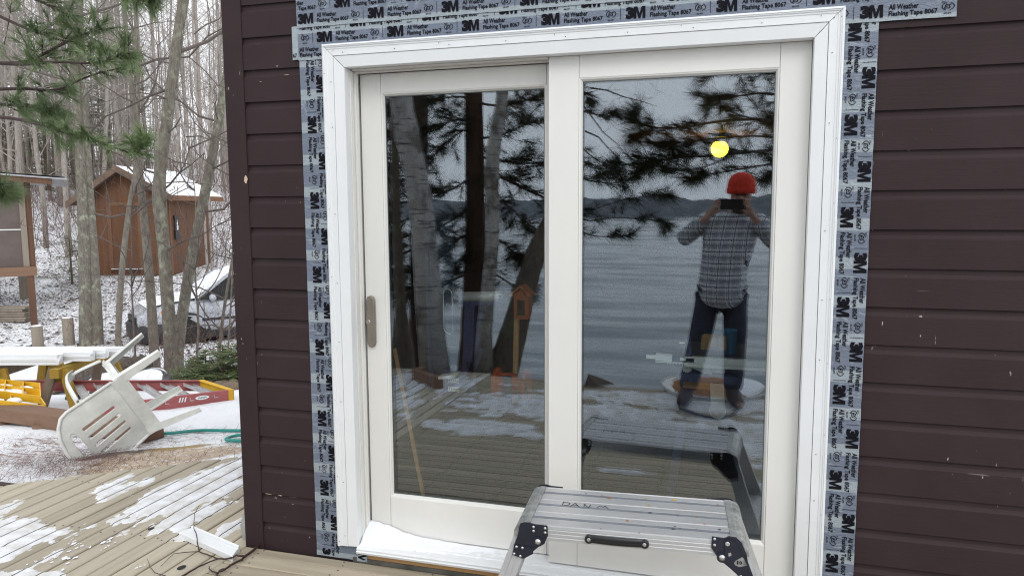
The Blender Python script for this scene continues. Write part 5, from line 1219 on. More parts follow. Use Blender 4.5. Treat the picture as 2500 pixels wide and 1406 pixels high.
# ---- conifers
def tuft(m, p, d, n, L, spread, R_, w=.0022):
    "a spray of long needles at a shoot tip"
    d = Vector(d).normalized()
    for i in range(n):
        v = (d+Vector((R_.gauss(0, spread), R_.gauss(0, spread), R_.gauss(0, spread)))).normalized(); l = L*R_.uniform(.65, 1.1)
        a = Vector(p)-d*R_.uniform(0, L*.7); s = v.orthogonal().normalized()*w; b = a+v*l+Vector((0, 0, -.10*l))
        n0 = len(m.v); m.v += [tuple(a-s), tuple(a+s), tuple(b)]; m.f.append((n0, n0+1, n0+2)); m.sm.append(False)
def bough(mw_, mn, path, r, R_, side=1.0, dens=9, L=.10, w=.0022, nn=26, spread=.45, start=.25, drop=0.):
    "a limb along path with side shoots, each ending in needle sprays"
    SP = smooth(path, 2); k = len(SP); mw_.tube(SP, [r*(1-.8*i/k) for i in range(k)], 5, False)
    for j in range(int(dens*k/3)):
        q = start+(1-start)*R_.random(); i = min(k-2, int(q*(k-1))); p = SP[i]; d = (SP[i+1]-SP[i]).normalized()
        sd_ = Vector((R_.gauss(0, 1), R_.gauss(0, 1), R_.gauss(.1+drop, .5))).normalized(); dv = (d*.8+sd_*.8).normalized(); l = side*R_.uniform(.25, 1)*(1.15-q*.6)
        e = p+dv*l+Vector((0, 0, .08*l)); mid = p.lerp(e, .5)+Vector((0, 0, -.03*l)); twig_stick(mw_, p, mid, r*.25+.0015); twig_stick(mw_, mid, e, r*.18+.001)
        tuft(mn, e, dv, nn, L, spread, R_, w)
        if R_.random() < .8:
            d2 = (dv+Vector((R_.gauss(0, .6), R_.gauss(0, .6), R_.gauss(.1, .4)))).normalized(); e2 = mid+d2*l*.5; twig_stick(mw_, mid, e2, .002); tuft(mn, e2, d2, nn, L, spread, R_, w)
    tuft(mn, SP[-1], SP[-1]-SP[-3], nn*2, L, spread, R_, w)
PW = lambda lst: [Vector(tuple(W(*p))) for p in lst]
b0 = W(-420, 900, 6.6)
T_ = thing('pine_tree', (b0[0], b0[1], gz(b0[0], b0[1])), 'green pine whose long needled boughs reach in over the bare trunks from the hut side', 'tree')
m = MB(); m.tube([Vector((b0[0], b0[1], gz(b0[0], b0[1])-.2)), Vector((b0[0]+.05, b0[1], 2.)), Vector((b0[0], b0[1], 7.))], [.2, .17, .1], 12); m.build('trunk', M['bark_grey'], T_)
mw_, mn = MB(), MB(); R_ = random.Random(5); tr_ = lambda z: Vector((b0[0], b0[1], z))
for path, sd_, dn in (([tr_(3.0)]+PW([(-60, 150, 6.2), (60, 160, 6.1), (140, 150, 6.0), (230, 158, 5.95), (318, 132, 5.9)]), .34, 4.6), ([tr_(2.9)]+PW([(-60, 150, 6.2), (60, 158, 6.1), (130, 120, 6.1), (200, 85, 6.1), (250, 70, 6.05)]), .30, 4),
                      ([tr_(3.4)]+PW([(-40, 20, 6.4), (60, 70, 6.3), (150, 100, 6.2), (240, 120, 6.1)]), .36, 4), ([tr_(3.6)]+PW([(-60, -60, 6.3), (40, -20, 6.3), (110, 10, 6.2), (170, 40, 6.2)]), .4, 4),
                      ([tr_(2.5)]+PW([(-60, 285, 6.3), (40, 288, 6.2), (130, 315, 6.0), (240, 345, 5.9), (330, 380, 5.9), (352, 345, 5.9)]), .22, 6), ([tr_(2.7)]+PW([(-60, 222, 6.4), (60, 215, 6.4), (140, 225, 6.3), (215, 185, 6.2), (300, 165, 6.2)]), .3, 3.6), ([tr_(3.6)]+PW([(100, -60, 6.2), (240, -30, 6.1), (330, -10, 6.0), (372, 6, 6.0)]), .2, 8),
                      ([tr_(2.2)]+PW([(-50, 460, 5.4), (-10, 462, 5.2), (14, 470, 5.2)]), .15, 8), ([tr_(3.0)]+PW([(-30, 250, 6.5), (30, 258, 6.5), (95, 262, 6.4), (130, 275, 6.4)]), .3, 7)):
    bough(mw_, mn, path, .020, R_, sd_, dn, .135, .0021, 30, .38, .42)
mw_.build('bough', M['twig'], T_); mn.build('needles', M['needle'], T_)['kind'] = 'stuff'
def fir(name, label, x, y, h, r, seed, mat, group=None, lean=0, nl=None, w=.012):
    "young conifer: whorls of drooping sprays round a stem"
    R_ = random.Random(seed); z0 = gz(x, y); T_ = thing(name, (x, y, z0), label, 'tree' if h > 1.6 else 'shrub', group); m = MB(); m.tube([(x, y, z0-.1), (x+lean*.5, y, z0+h*.5), (x+lean, y, z0+h)], [.03*h/2+.01, .02*h/2+.006, .004], 6); m.build('trunk', M['bark_grey'], T_)
    n = MB(); nl = nl or int(26+18*h)
    for i in range(nl):
        q = R_.random()**1.2; zz = z0+h*(.06+.92*q); L_ = r*(1.05-q)*R_.uniform(.7, 1.15)+.05; an = R_.uniform(0, 6.3); d = Vector((math.cos(an), math.sin(an), R_.uniform(-.15, .25))); a = Vector((x+lean*q, y, zz)); e = a+d*L_
        twig_stick(n, a, e, .004+.002*h)
        for s in range(9):
            f = .15+.85*s/8; p = a.lerp(e, f)
            for sg in (-1, 1):
                v = (d*.75+Vector((-d.y, d.x, 0))*sg*.8+Vector((0, 0, R_.uniform(-.2, .25)))).normalized()*L_*.34*(1.15-f*.7); k = Vector((0, 0, 1)).cross(v).normalized()*(w*(.6+h*.3)); n0 = len(n.v)
                n.v += [tuple(p-k*.5), tuple(p+k*.5), tuple(p+v+k*.3), tuple(p+v*1.15), tuple(p+v-k*.3)]; n.f.append((n0, n0+1, n0+2, n0+3, n0+4)); n.sm.append(False)
    n.build('foliage', mat, T_); return T_
for i, (px, d_, h, r, lab) in enumerate(((170, 19.5, 1.5, .85, 'small dark spruce against the double trunk on the snowy slope'), (128, 36, 7.5, 1.7, 'pale green young conifer behind the hut roof'), (172, 33, 6.5, 1.6, 'pale green young conifer beside the pole trunk'), (88, 40, 7, 1.7, 'dark conifer showing above the snowy hut roof'), (235, 42, 10, 2.0, 'tall thin conifer behind the double trunk'), (40, 45, 12, 2.3, 'tall dark conifer high behind the hut'), (20, 38, 9, 2.1, 'broad green conifer above the hut roof near the picture edge'), (262, 34, 6, 1.4, 'slender conifer rising behind the shed eave'), (355, 48, 11, 1.8, 'dark conifer far behind the shed ridge'))):
    p = W(px, 600, d_); fir('conifer', lab, p[0], p[1], h, r, 60+i, M['fir'])
for i, (px, py, d_, h, r, lab) in enumerate(((505, 938, 9.6, .42, .50, 'low spreading green fir seedling at the foot of the lichen trunk'), (548, 945, 9.4, .48, .55, 'bushy green fir seedling in the middle of the clump by the wall'), (590, 940, 9.2, .5, .50, 'green fir seedling tight against the brown wall edge'), (470, 935, 9.9, .3, .4, 'smallest fir sprig between trunk and red ladder'))):
    p = W(px, py, d_); fir('fir_shrub', lab, p[0], p[1], h, r, 80+i, M['fir'], 'fir seedlings by the cabin corner', nl=72, w=.022)
# rounded stones or leaf heaps at their foot
m = MB()
for i in range(46):
    p = W(R_.uniform(430, 600), 965, R_.uniform(8.2, 9.6)); s = R_.uniform(.02, .075); m.ball((p[0], p[1], gz(p[0], p[1])+s*.3), (s*R_.uniform(.8, 1.4), s, s*.7), 7, 5)
tag(m.build('stones', M['old_wood']), 'small dark stones and clods under the fir seedlings', 'stones', kind='stuff')
# ================================================================== LAKE SIDE (seen mirrored in the glass)
GL, GR = .109, .048
MV = lambda lst, g=GL: [Vector(tuple(MI(*p, g))) for p in lst]
M['birch_w'] = bark('white_birch_bark', (.43,.415,.39,1), (.30,.28,.255,1), (.52,.50,.47,1), .4, .5, True)
M['pine_bark'] = bark('red_pine_bark', (.075,.042,.032,1), (.035,.020,.016,1), (.12,.07,.05,1), .3, .6); M['shore_bark'] = bark('dark_leaning_bark', (.14,.11,.085,1), (.06,.048,.038,1), (.16,.18,.11,1), .6)
def lake_tree(name, label, path, radii, mat, group=None, ext=None, ext_r=.6, n=14):
    P_ = MV(path); base = P_[0].copy(); base.z = gz(base.x, base.y); T_ = thing(name, tuple(base), label, 'tree', group)
    P_ = [base+Vector((0, 0, -.2))]+P_; rad = [radii[0]*1.2]+list(radii)
    if ext: P_.append(P_[-1]+Vector(ext)); rad.append(radii[-1]*ext_r)
    SP = smooth(P_, 2); k = len(SP); L_ = np.linspace(0, 1, len(P_)); rs = np.interp(np.linspace(0, 1, k), L_, rad); rs = [r*(1+.10*nz(i, len(path)+radii[0]*50, .6, 3)) for i, r in enumerate(rs)]
    m = MB(); m.tube(SP, rs, n); m.build('trunk', mat, T_); return T_
bt1 = lake_tree('birch_tree', 'thicker white birch trunk at the deck edge, mirrored in the sliding glass nearer its handle', [(1072, 985, 6.75), (1055, 850, 6.75), (1043, 700, 6.75), (1033, 560, 6.7), (1018, 430, 6.7), (990, 330, 6.7), (978, 235, 6.7), (965, 120, 6.7)], [.150, .135, .12, .112, .11, .112, .10, .088], M['birch_w'], 'birches at the deck edge', (-.3, 0, 3.5))
bt2 = lake_tree('birch_tree', 'slimmer crooked white birch trunk crossing the dark pine, mirrored in the sliding glass', [(1190, 975, 7.1), (1178, 850, 7.1), (1188, 740, 7.1), (1200, 620, 7.1), (1203, 520, 7.1), (1198, 430, 7.1), (1205, 350, 7.1), (1222, 270, 7.1), (1228, 200, 7.1)], [.10, .09, .072, .066, .066, .074, .066, .060, .055], M['birch_w'], 'birches at the deck edge', (.1, 0, 3.5))
pt = lake_tree('pine_tree', 'dark straight pine trunk between the two birches, mirrored in the sliding glass', [(1165, 985, 7.8), (1160, 800, 7.8), (1160, 600, 7.8), (1158, 400, 7.8), (1155, 200, 7.8)], [.27, .165, .108, .10, .095], M['pine_bark'], None, (0, 0, 4))
p2 = lake_tree('pine_tree', 'second dark pine trunk behind the thick birch, mirrored at the edge of the sliding glass', [(1020, 985, 8.6), (1022, 700, 8.6), (1023, 400, 8.6), (1025, 200, 8.6)], [.13, .11, .10, .09], M['pine_bark'], None, (0, 0, 4))
lake_tree('leaning_tree', 'dark trunk leaning out over the water, mirrored in the sliding glass by the mullion', [(1205, 970, 7.2), (1240, 860, 7.2), (1268, 760, 7.25), (1290, 670, 7.3), (1318, 590, 7.4), (1370, 500, 7.5)], [.20, .15, .115, .105, .10, .09], M['shore_bark'], None, None)
lake_tree('shore_tree', 'thin dark trunk with thick mossy foot, mirrored at the edge of the sliding glass', [(985, 930, 8.1), (982, 850, 8.1), (978, 760, 8.1), (972, 640, 8.1), (965, 480, 8.1)], [.15, .12, .062, .055, .045], M['shore_bark'], None, (0, 0, 3))
def crown(T_, paths, g, seed, side, dens, L, w, nn, r=.016, spread=.5, mat='needle_d', start=.2):
    mw_, mn = MB(), MB(); R_ = random.Random(seed)
    for p in paths: bough(mw_, mn, MV(p[0], g), r*(p[2] if len(p) > 2 else 1), R_, side*(p[1] if len(p) > 1 else 1), dens*(p[3] if len(p) > 3 else 1), L, w, nn, spread, start)
    mw_.build('bough', M['twig'], T_); mn.build('needles', M[mat], T_)['kind'] = 'stuff'
# needled limbs round the birches and the pine
crown(pt, [([(1160, 300, 7.8), (1115, 290, 7.7), (1075, 305, 7.7), (1040, 320, 7.6)],), ([(1160, 420, 7.8), (1120, 455, 7.7), (1085, 470, 7.6), (1060, 465, 7.6)],), ([(1160, 340, 7.8), (1225, 330, 7.6), (1290, 300, 7.5), (1350, 290, 7.5)],),
            ([(1160, 400, 7.8), (1240, 440, 7.6), (1300, 470, 7.5), (1370, 500, 7.4)], 1, 1.6), ([(1160, 380, 7.8), (1230, 395, 7.7), (1290, 400, 7.6), (1345, 395, 7.5)],), ([(1160, 250, 7.8), (1210, 260, 7.5), (1270, 250, 7.5), (1340, 230, 7.4)],), ([(1158, 240, 7.8), (1100, 235, 7.7), (1060, 250, 7.7)],),
            ([(1160, 560, 7.8), (1110, 590, 7.7), (1080, 620, 7.7)], .8, 1, 1.5), ([(1160, 500, 7.8), (1100, 540, 7.7), (1060, 560, 7.6)], .8, 1, 1.4), ([(1165, 640, 7.8), (1240, 690, 7.6), (1290, 720, 7.5)], .7), ([(1160, 660, 7.8), (1090, 690, 7.6), (1060, 720, 7.6)], .7), ([(1160, 590, 7.8), (1110, 660, 7.7), (1085, 730, 7.6)], .6), ([(1160, 300, 7.8), (1090, 345, 7.7), (1050, 390, 7.7)],), ([(1165, 470, 7.8), (1245, 500, 7.6), (1290, 560, 7.5)], .7), ([(1170, 560, 7.8), (1240, 600, 7.5), (1270, 640, 7.4)], .6)], GL, 31, .42, 5.5, .17, .0030, 24, .016, .6)
crown(p2, [([(1023, 300, 8.6), (980, 320, 8.4), (940, 350, 8.4), (900, 360, 8.4)],), ([(1023, 420, 8.6), (985, 440, 8.4), (945, 450, 8.4)],), ([(1023, 520, 8.6), (985, 540, 8.4), (930, 545, 8.4)],), ([(1023, 600, 8.6), (985, 620, 8.4), (950, 650, 8.4)],), ([(1023, 350, 8.6), (980, 390, 8.5), (950, 420, 8.5)],), ([(1023, 480, 8.6), (975, 500, 8.4), (920, 480, 8.4)],), ([(1023, 560, 8.6), (980, 585, 8.4), (940, 590, 8.4)],), ([(1023, 680, 8.6), (1000, 710, 8.4), (985, 740, 8.4)], .7), ([(1023, 250, 8.6), (990, 260, 8.5), (950, 280, 8.5)],), ([(1023, 640, 8.6), (990, 665, 8.4), (960, 700, 8.4)],)], GL, 32, .4, 7, .16, .0030, 28, mat='needle_d')
# the big pine at the other side, its limbs hanging across the fixed glass
b0 = MI(2080, 980, 8.2, GR); T_ = thing('pine_tree', (b0[0], b0[1], gz(b0[0], b0[1])), 'large pine whose long needled limbs hang over the water, mirrored across the fixed glass', 'tree')
m = MB(); z0 = gz(b0[0], b0[1]); m.tube([(b0[0], b0[1], z0-.2), (b0[0]+.05, b0[1], 2), (b0[0], b0[1], 6)], [.22, .18, .12], 12); m.build('trunk', M['pine_bark'], T_)
crown(T_, [([(2080, 300, 8.2), (1960, 250, 7.6), (1880, 225, 7.4), (1800, 235, 7.3), (1730, 250, 7.2)], 1.0, 1.2, 1.5), ([(2080, 180, 8.2), (1960, 190, 7.6), (1890, 180, 7.4), (1800, 170, 7.3), (1720, 185, 7.2)], .8, 1, 1.2), ([(2080, 330, 8.2), (1950, 300, 7.5), (1860, 290, 7.3), (1760, 295, 7.1), (1650, 315, 7.0), (1570, 310, 7.0), (1545, 285, 7.0)], .7, 1.3, 1.5),
            ([(2080, 380, 8.2), (1950, 360, 7.5), (1850, 370, 7.3), (1750, 380, 7.1), (1650, 385, 7.0), (1560, 400, 7.0), (1500, 405, 7.0)], .8, 1.3, 1.7), ([(2080, 340, 8.2), (1940, 340, 7.5), (1840, 330, 7.3), (1740, 340, 7.1), (1640, 350, 7.0)], .8, 1, 1.6), ([(2080, 420, 8.2), (1950, 390, 7.5), (1830, 410, 7.3), (1740, 425, 7.1), (1690, 440, 7.0)], .7, 1, 1.2),
            ([(2080, 470, 8.2), (1960, 430, 7.6), (1900, 420, 7.5), (1870, 440, 7.4)], .5), ([(2080, 260, 8.2), (1960, 330, 7.6), (1880, 300, 7.4), (1800, 280, 7.3), (1760, 260, 7.2)], .8, 1, 1.2), ([(2000, 330, 7.9), (1930, 400, 7.6), (1880, 390, 7.5)], .6), ([(1780, 385, 7.1), (1720, 410, 7.1), (1650, 420, 7.0), (1620, 415, 7.)], .6, .6), ([(1600, 310, 7.), (1570, 330, 7.), (1540, 340, 7.)], .3, .5),([(1680, 385, 7.), (1640, 360, 7.), (1590, 350, 7.)], .4, .5), ([(1620, 390, 7.), (1580, 410, 7.), (1560, 425, 7.)], .4, .5, 1.5)], GR, 33, .44, 2.5, .18, .0031, 26, .016, .62)
b0 = MI(1395, 985, 7.6, GR); T_ = thing('shore_pine', (b0[0], b0[1], gz(b0[0], b0[1])), 'young pine hidden behind the door mullion whose drooping twigs edge the fixed glass', 'tree')
z0 = gz(b0[0], b0[1]); m = MB(); m.tube([(b0[0]-.2, b0[1], z0-.2), (b0[0]-.15, b0[1], 1.2), (b0[0]-.2, b0[1], 4.2)], [.06, .05, .02], 8); m.build('trunk', M['shore_bark'], T_)
crown(T_, [([(1385, 480, 7.6), (1430, 520, 7.4), (1480, 500, 7.3), (1560, 480, 7.2), (1640, 478, 7.1)], .5), ([(1385, 500, 7.6), (1430, 545, 7.4), (1490, 530, 7.3), (1560, 535, 7.2), (1620, 540, 7.2), (1630, 555, 7.2)], .5), ([(1385, 540, 7.6), (1430, 575, 7.4), (1490, 580, 7.3), (1540, 575, 7.2)], .5), ([(1385, 330, 7.6), (1430, 370, 7.4), (1470, 400, 7.3), (1510, 420, 7.2)], .6, 1, .8), ([(1385, 260, 7.6), (1430, 275, 7.4), (1480, 285, 7.3), (1520, 280, 7.2)], .6, 1, .7), ([(1385, 210, 7.6), (1425, 225, 7.5), (1440, 250, 7.5)], .5), ([(1385, 420, 7.6), (1430, 440, 7.4), (1490, 450, 7.3), (1530, 440, 7.2)], .6), ([(1385, 380, 7.6), (1440, 400, 7.4), (1470, 430, 7.3)], .6)], GR, 34, .38, 2.6, .16, .0028, 22, .009, .62)
m = MB(); R_ = random.Random(9)     # bare twigs high in the fixed glass
for p, d, L_ in (((1430, 175, 7.3), (.8, 0, .25), 1.0), ((1440, 215, 7.3), (1, 0, -.1), .7), ((1500, 170, 7.3), (1, 0, -.05), 1.1), ((1425, 260, 7.2), (.9, 0, -.3), .7), ((1428, 320, 7.2), (.9, 0, -.2), .6)):
    limb(m, MI(*p, GR), (d[0], d[1], d[2]), L_, .009, 1, R_, 0, 5, .25)
m.build('twigs', M['twig'], T_)
# ---- low tub of needles, cable, tarp corner, timber edge
M['tub'] = plain('white_plastic_rim', (.7,.7,.68), .5); M['needle_mat'] = plain('orange_pine_litter', (.30,.13,.035), .9, 0, .5, 25, .6, 60)
c = MI(1742, 963, 6.12, GR); T_ = thing('shallow_tub', (c[0], c[1], .0), 'round shallow white tub full of orange pine needles, mirrored behind the legs of the person', 'tub')
cx, cy_ = float(c[0]), float(c[1]); m = MB(); m.lathe((cx, cy_, .003), [(.40, 0), (.41, .02), (.415, .036), (.403, .038), (.398, .02), (.02, .015)], 40); m.build('rim', M['tub'], T_)
m = MB(); rows = [[(cx+r*math.cos(a), cy_+r*math.sin(a), .018+.035*(1-(r/.38)**2)+.012*nz(math.cos(a)*r*9, math.sin(a)*r*9, 1, 2)) for a in np.linspace(0, 2*math.pi, 33)] for r in (.002, .1, .2, .3, .365)]; m.strip(rows); m.build('pine_litter', M['needle_mat'], T_)
m = MB(); m.strip([[(cx+r*math.cos(a), cy_+r*math.sin(a), .036+.02*math.sin((a-5.2)/1.9*math.pi)) for a in np.linspace(5.2, 7.1, 14)] for r in (.22, .31, .395)]); m.build('snow', M['snow'], T_)
pts = smooth(MV([(1660, 1022, 5.5), (1700, 1036, 5.35), (1735, 1046, 5.25), (1765, 1046, 5.25), (1790, 1037, 5.35), (1802, 1025, 5.5)], GR)); 
for p in pts: p.z = .02
m = MB(); m.tube(pts, .011, 8); tag(m.build('cable', M['handle_black']), 'black cable lying in a bow on the snowy deck before the boots of the person', 'cable')
M['tarp'] = plain('brown_tarp', (.10,.08,.065), .8, 0, .2, 5)
q = MV([(1425, 945, 6.2), (1437, 915, 6.25), (1462, 922, 6.3), (1500, 938, 6.3), (1460, 944, 6.2)], GR); m = MB(); m.prism(q, (0, -.008, .003)); tag(m.build('tarp', M['tarp']), 'stiff brown tarp corner sticking up at the deck edge beside the door mullion', 'tarp')
q = MV([(1013, 935, 6.5), (1042, 925, 6.7), (1075, 975, 6.2)], GL); T_ = thing('edge_board', tuple(q[0]), 'dark timber laid cornerwise at the deck edge by the birch foot', 'timber'); m = MB()
for a, b in ((q[0], q[2]), (q[1], q[0])): m.bar((a.x, a.y, .05), (b.x, b.y, .05), .06, .10)
m.build('board', M['timber'], T_)

# ================================================================== INSIDE THE CABIN
M['globe'] = emit('lit_globe_lamp', (1., .62, .035), 7.)
lp = W(1757, 364, 7.35); T_ = thing('globe_lamp', (lp[0], lp[1], 2.2), 'lit yellow globe lamp under the boarded ceiling inside the cabin', 'lamp')
m = MB(); m.lathe((lp[0], lp[1], 2.165), [(.10, 0), (.115, .012), (.115, .038), (.02, .040)], 20); m.build('lamp_base', M['handle_black'], T_)
m = MB(); zc = float(lp[2]); m.lathe((lp[0], lp[1], zc+.06), [(.05, 0), (.045, 2.166-zc-.06)], 14); m.build('lamp_neck', M['nickel'], T_)
m = MB(); m.ball((lp[0], lp[1], zc), .083, 20, 14); m.build('globe', M['globe'], T_)
# table saw just behind the fixed glass
M['saw_blue'] = plain('dark_blue_saw_body', (.03,.042,.11), .5); M['saw_table'] = plain('saw_table_grey', (.075,.075,.08), .6, 0, .25, 14); M['fence'] = plain('pale_fence_rail', (.82,.86,.85), .4, .2, .05, 4); M['sawdust'] = plain('sawdust', (.50,.36,.20), .9, 0, .2, 40, .4, 90); M['mug_b'] = plain('blue_enamel', (.06,.27,.45), .35); M['galv'] = plain('galvanised_plate', (.60,.64,.63), .5, .4, .12, 14)
y0 = .62
def wy(px, py, y): d = (px-1250)/FPX*AXR-(py-703)/FPX*AXU+AXF; return Vector(tuple(CAM+(y-CAM[1])/d[1]*d))
a = wy(1668, 868, y0+.02); b = wy(1856, 880, y0+.02)
saw = thing('table_saw', (-.05, .9, .03), 'dark blue table saw with pale fence rail and grey dust chute inside the fixed glass', 'table saw')
zt = .800
m = MB(); m.bb((-.21, y0+.03, zt-.03), (.26, y0+.60, zt)); m.build('table', M['saw_table'], saw)
m = MB(); m.bb((-.20, y0+.06, zt-.26), (.22, y0+.56, zt-.031)); m.build('body', M['saw_blue'], saw)
fa, fb = wy(1672, 876, y0), wy(1900, 889, y0); m = MB(); m.bar(fa, fb, .03, .026); m.bar(fa+Vector((0, -.012, -.021)), fb+Vector((0, -.012, -.021)), .05, .012); m.build('fence_rail', M['fence'], saw)
fa, fb = wy(1601, 870, y0), wy(1641, 874, y0); m = MB(); m.bar(fa, fb, .03, .030); m.bar(wy(1578, 870, y0), wy(1602, 871, y0), .02, .016); m.build('fence_rail', M['fence'], saw)
ra, rb = wy(1600, 883, y0-.02), wy(1860, 893, y0-.02); m = MB(); m.bar(ra, rb, .004, .004); 
for i in range(60):
    q = i/60; p = ra.lerp(rb, .12+.85*q); m.box((p.x, p.y, p.z-.004), (.0025, .003, .006))
m.build('rack', M['fence'], saw)
fc = wy(1665, 850, y0); m = MB(); m.bar(wy(1676, 820, y0+.01), wy(1683, 884, y0+.01), .03, .030, (1, 0, 0)).bar(wy(1645, 877, y0), wy(1695, 878, y0), .03, .018).bar(wy(1672, 824, y0), wy(1678, 884, y0), .02, .012, (1, 0, 0)); m.build('fence_carriage', M['saw_blue'], saw)
m = MB(); m.bar(wy(1658, 836, y0-.02), wy(1672, 837, y0-.02), .01, .006).bar(wy(1660, 876, y0-.02), wy(1674, 877, y0-.02), .01, .012); m.build('carriage_latch', M['fence'], saw)
c = wy(1742, 835, y0+.18); m = MB(); pr = [(-.058, -.038), (-.054, .030), (-.040, .036), (.045, .034), (.056, .026), (.058, -.036)]; m.prism([(c.x+x, c.y, c.z+z) for x, z in pr], (0, .012, 0)); m.build('throat_plate', plain('ochre_plate', (.48,.29,.07), .6, 0, .2, 10), saw)
m = MB(); m.bb((c.x+.012, c.y-.012, c.z-.035), (c.x+.018, c.y-.002, c.z+.03)).bb((c.x-.02, c.y-.012, c.z-.036), (c.x+.03, c.y-.002, c.z-.024)); m.build('blade_guard', M['handle_black'], saw)
m = MB(); rows = [[(x, y0+.04+.05*v, zt+.003+.018*math.sin(v*math.pi)*max(.1, 1-abs(x+.05)*4)+.004*nz(x*3, v*3, 3, 1)) for v in np.linspace(0, 1, 6)] for x in np.linspace(-.17, .2, 24)]; m.strip(rows); m.build('sawdust_ridge', M['sawdust'], saw)
c = wy(1677, 896, y0-.01); m = MB(); m.lathe(c, [(.020, 0), (.020, .006)], 18, (0, -1, 0))
for i in range(14):
    an = i*2*math.pi/14; m.box((c.x+.0225*math.cos(an), c.y-.003, c.z+.0225*math.sin(an)), (.005, .005, .005))
m.build('gear_wheel', M['galv'], saw)
m = MB(); q = [wy(1690, 890, y0), wy(1736, 890, y0), wy(1738, 914, y0), wy(1716, 910, y0), wy(1690, 898, y0)]; m.prism(q, (0, .006, 0)); q = [wy(1737, 890, y0+.001), wy(1771, 892, y0+.001), wy(1770, 911, y0+.001), wy(1738, 910, y0+.001)]; m.prism(q, (0, .05, 0)); m.build('bevel_plate', M['galv'], saw)
m = MB(); m.bar(wy(1655, 918, y0-.01), wy(1800, 928, y0-.01), .03, .036); m.build('cross_bar', M['saw_blue'], saw)
m = MB(); m.bar(wy(1668, 935, y0+.03), wy(1740, 942, y0+.03), .03, .034); m.build('wood_strip', M['raw_wood'], saw)
m = MB(); m.bar(wy(1750, 930, y0), wy(1753, 992, y0), .05, .058, (1, 0, 0)); m.build('dust_chute', M['galv'], saw)
c = wy(1752, 1003, y0-.03); m = MB(); m.lathe(c+Vector((0, .06, 0)), [(.034, 0), (.036, .06), (.033, .0605), (.031, .02), (.030, .004)], 26, (0, -1, 0)); m.f.pop(); m.sm.pop(); m.build('dust_port', M['galv'], saw)
for x, y in ((-.19, y0+.07), (.21, y0+.07), (-.19, y0+.55), (.21, y0+.55)):
    m = MB(); m.bar((x, y, zt-.26), (x*1.35, y, .03), .035, .035, (0, 1, 0)); m.build('leg', M['saw_blue'], saw)
c = wy(1776, 790, y0+.30); m = MB(); T_ = thing('mug', (c.x, c.y, zt), 'blue enamel mug standing on the table saw behind the fixed glass', 'mug'); r_ = .046; zb_ = zt+.003
m.lathe((c.x, c.y, zb_), [(r_*.95, 0), (r_, .005), (r_, .112), (r_*1.03, .114), (r_*.96, .114), (r_*.94, .02), (.002, .012)], 22); m.build('cup', M['mug_b'], T_)
m = MB(); m.tube(smooth([(c.x-r_, c.y, zb_+.10), (c.x-r_-.028, c.y, zb_+.088), (c.x-r_-.03, c.y, zb_+.055), (c.x-r_, c.y, zb_+.025)]), .005, 8); m.build('handle', M['mug_b'], T_)
# behind the sliding glass: roller stand, carton, lantern box, orange reel, sawhorse slat
y1 = .55; rs = thing('roller_stand', tuple(wy(1165, 990, y1)), 'dark blue folding roller stand with a grey roller inside the sliding glass', 'roller stand')
a, b = wy(1133, 726, y1), wy(1221, 724, y1); m = MB(); m.lathe(a, [(.008, -.01), (.026, 0), (.026, (b-a).length), (.008, (b-a).length+.01)], 18, tuple((b-a).normalized())); m.build('roller', plain('grey_roller', (.42,.44,.43), .4, .1), rs)
m = MB(); m.bar(wy(1122, 742, y1), wy(1222, 738, y1), .05, .020).bar(wy(1126, 722, y1), wy(1127, 748, y1), .05, .012, (1, 0, 0)).bar(wy(1223, 720, y1), wy(1221, 745, y1), .05, .012, (1, 0, 0)); m.build('cradle', M['saw_blue'], rs)
m = MB(); m.bar(wy(1150, 745, y1), wy(1146, 880, y1), .05, .05, (1, 0, 0)); m.build('column', M['saw_blue'], rs)
for p, q in (((1146, 800), (1128, 995)), ((1178, 745), (1160, 880)), ((1150, 880), (1156, 992)), ((1175, 850), (1130, 960))):
    m = MB(); m.bar(wy(*p, y1+.02), wy(*q, y1+.02), .03, .03, (1, 0, 0)); m.build('leg', M['saw_blue'], rs)
m = MB(); p = wy(1190, 800, y1); m.box((p.x, p.y, p.z), (.05, .06, .05)); m.build('clamp', M['handle_black'], rs)
c = wy(1104, 952, .62); T_ = thing('blue_carton', (c.x, c.y, .03), 'dark blue carton with two pale labels on the cabin floor inside the sliding glass', 'carton'); m = MB(); m.bb((c.x-.055, c.y, c.z-.085), (c.x+.055, c.y+.2, c.z+.095)); m.build('box', M['saw_blue'], T_, bevel=.004)
for dz in (.035, .078):
    m = MB(); m.box((c.x+.008, c.y-.001, c.z-.03+dz), (.058, .002, .024)); lb = m.build('label', M['white_door'], T_)
    m = MB()
    for i in range(5): m.box((c.x-.012+.011*i, c.y-.0025, c.z-.028+dz), (.004, .001, .008))
    m.build('label_print', M['print'], lb)
m = MB(); p = wy(1095, 905, .6); m.bar(wy(1078, 918, .6), wy(1116, 914, .6), .09, .014); tag(m.build('paper', M['white_door']), 'white sheet of paper on top of the dark blue carton', 'paper')
T_ = thing('tall_case', tuple(wy(1052, 980, .66)), 'tall narrow dark blue case standing upright behind the thick birch reflection', 'case'); m = MB(); m.bar(wy(1054, 985, .66), wy(1037, 372, .66), .035, .012, (1, 0, 0)); m.build('case_edge', M['saw_blue'], T_)
m = MB(); m.bar(wy(1090, 900, .68), wy(1072, 480, .68), .02, .13, (1, 0, 0)); m.build('case_side', plain('case_side_blue', (.03,.045,.07), .5), T_)
c = wy(1094, 760, .664); m = MB(); pts = [(c.x+.024*math.cos(a)-.004*math.sin(a)*1, c.y, c.z+(.082 if math.sin(a) > 0 else -.082)+.03*math.sin(a)) for a in np.linspace(0, 2*math.pi, 24)]; m.tube(pts, .0022, 5); m.build('outline_mark', M['fence'], T_)
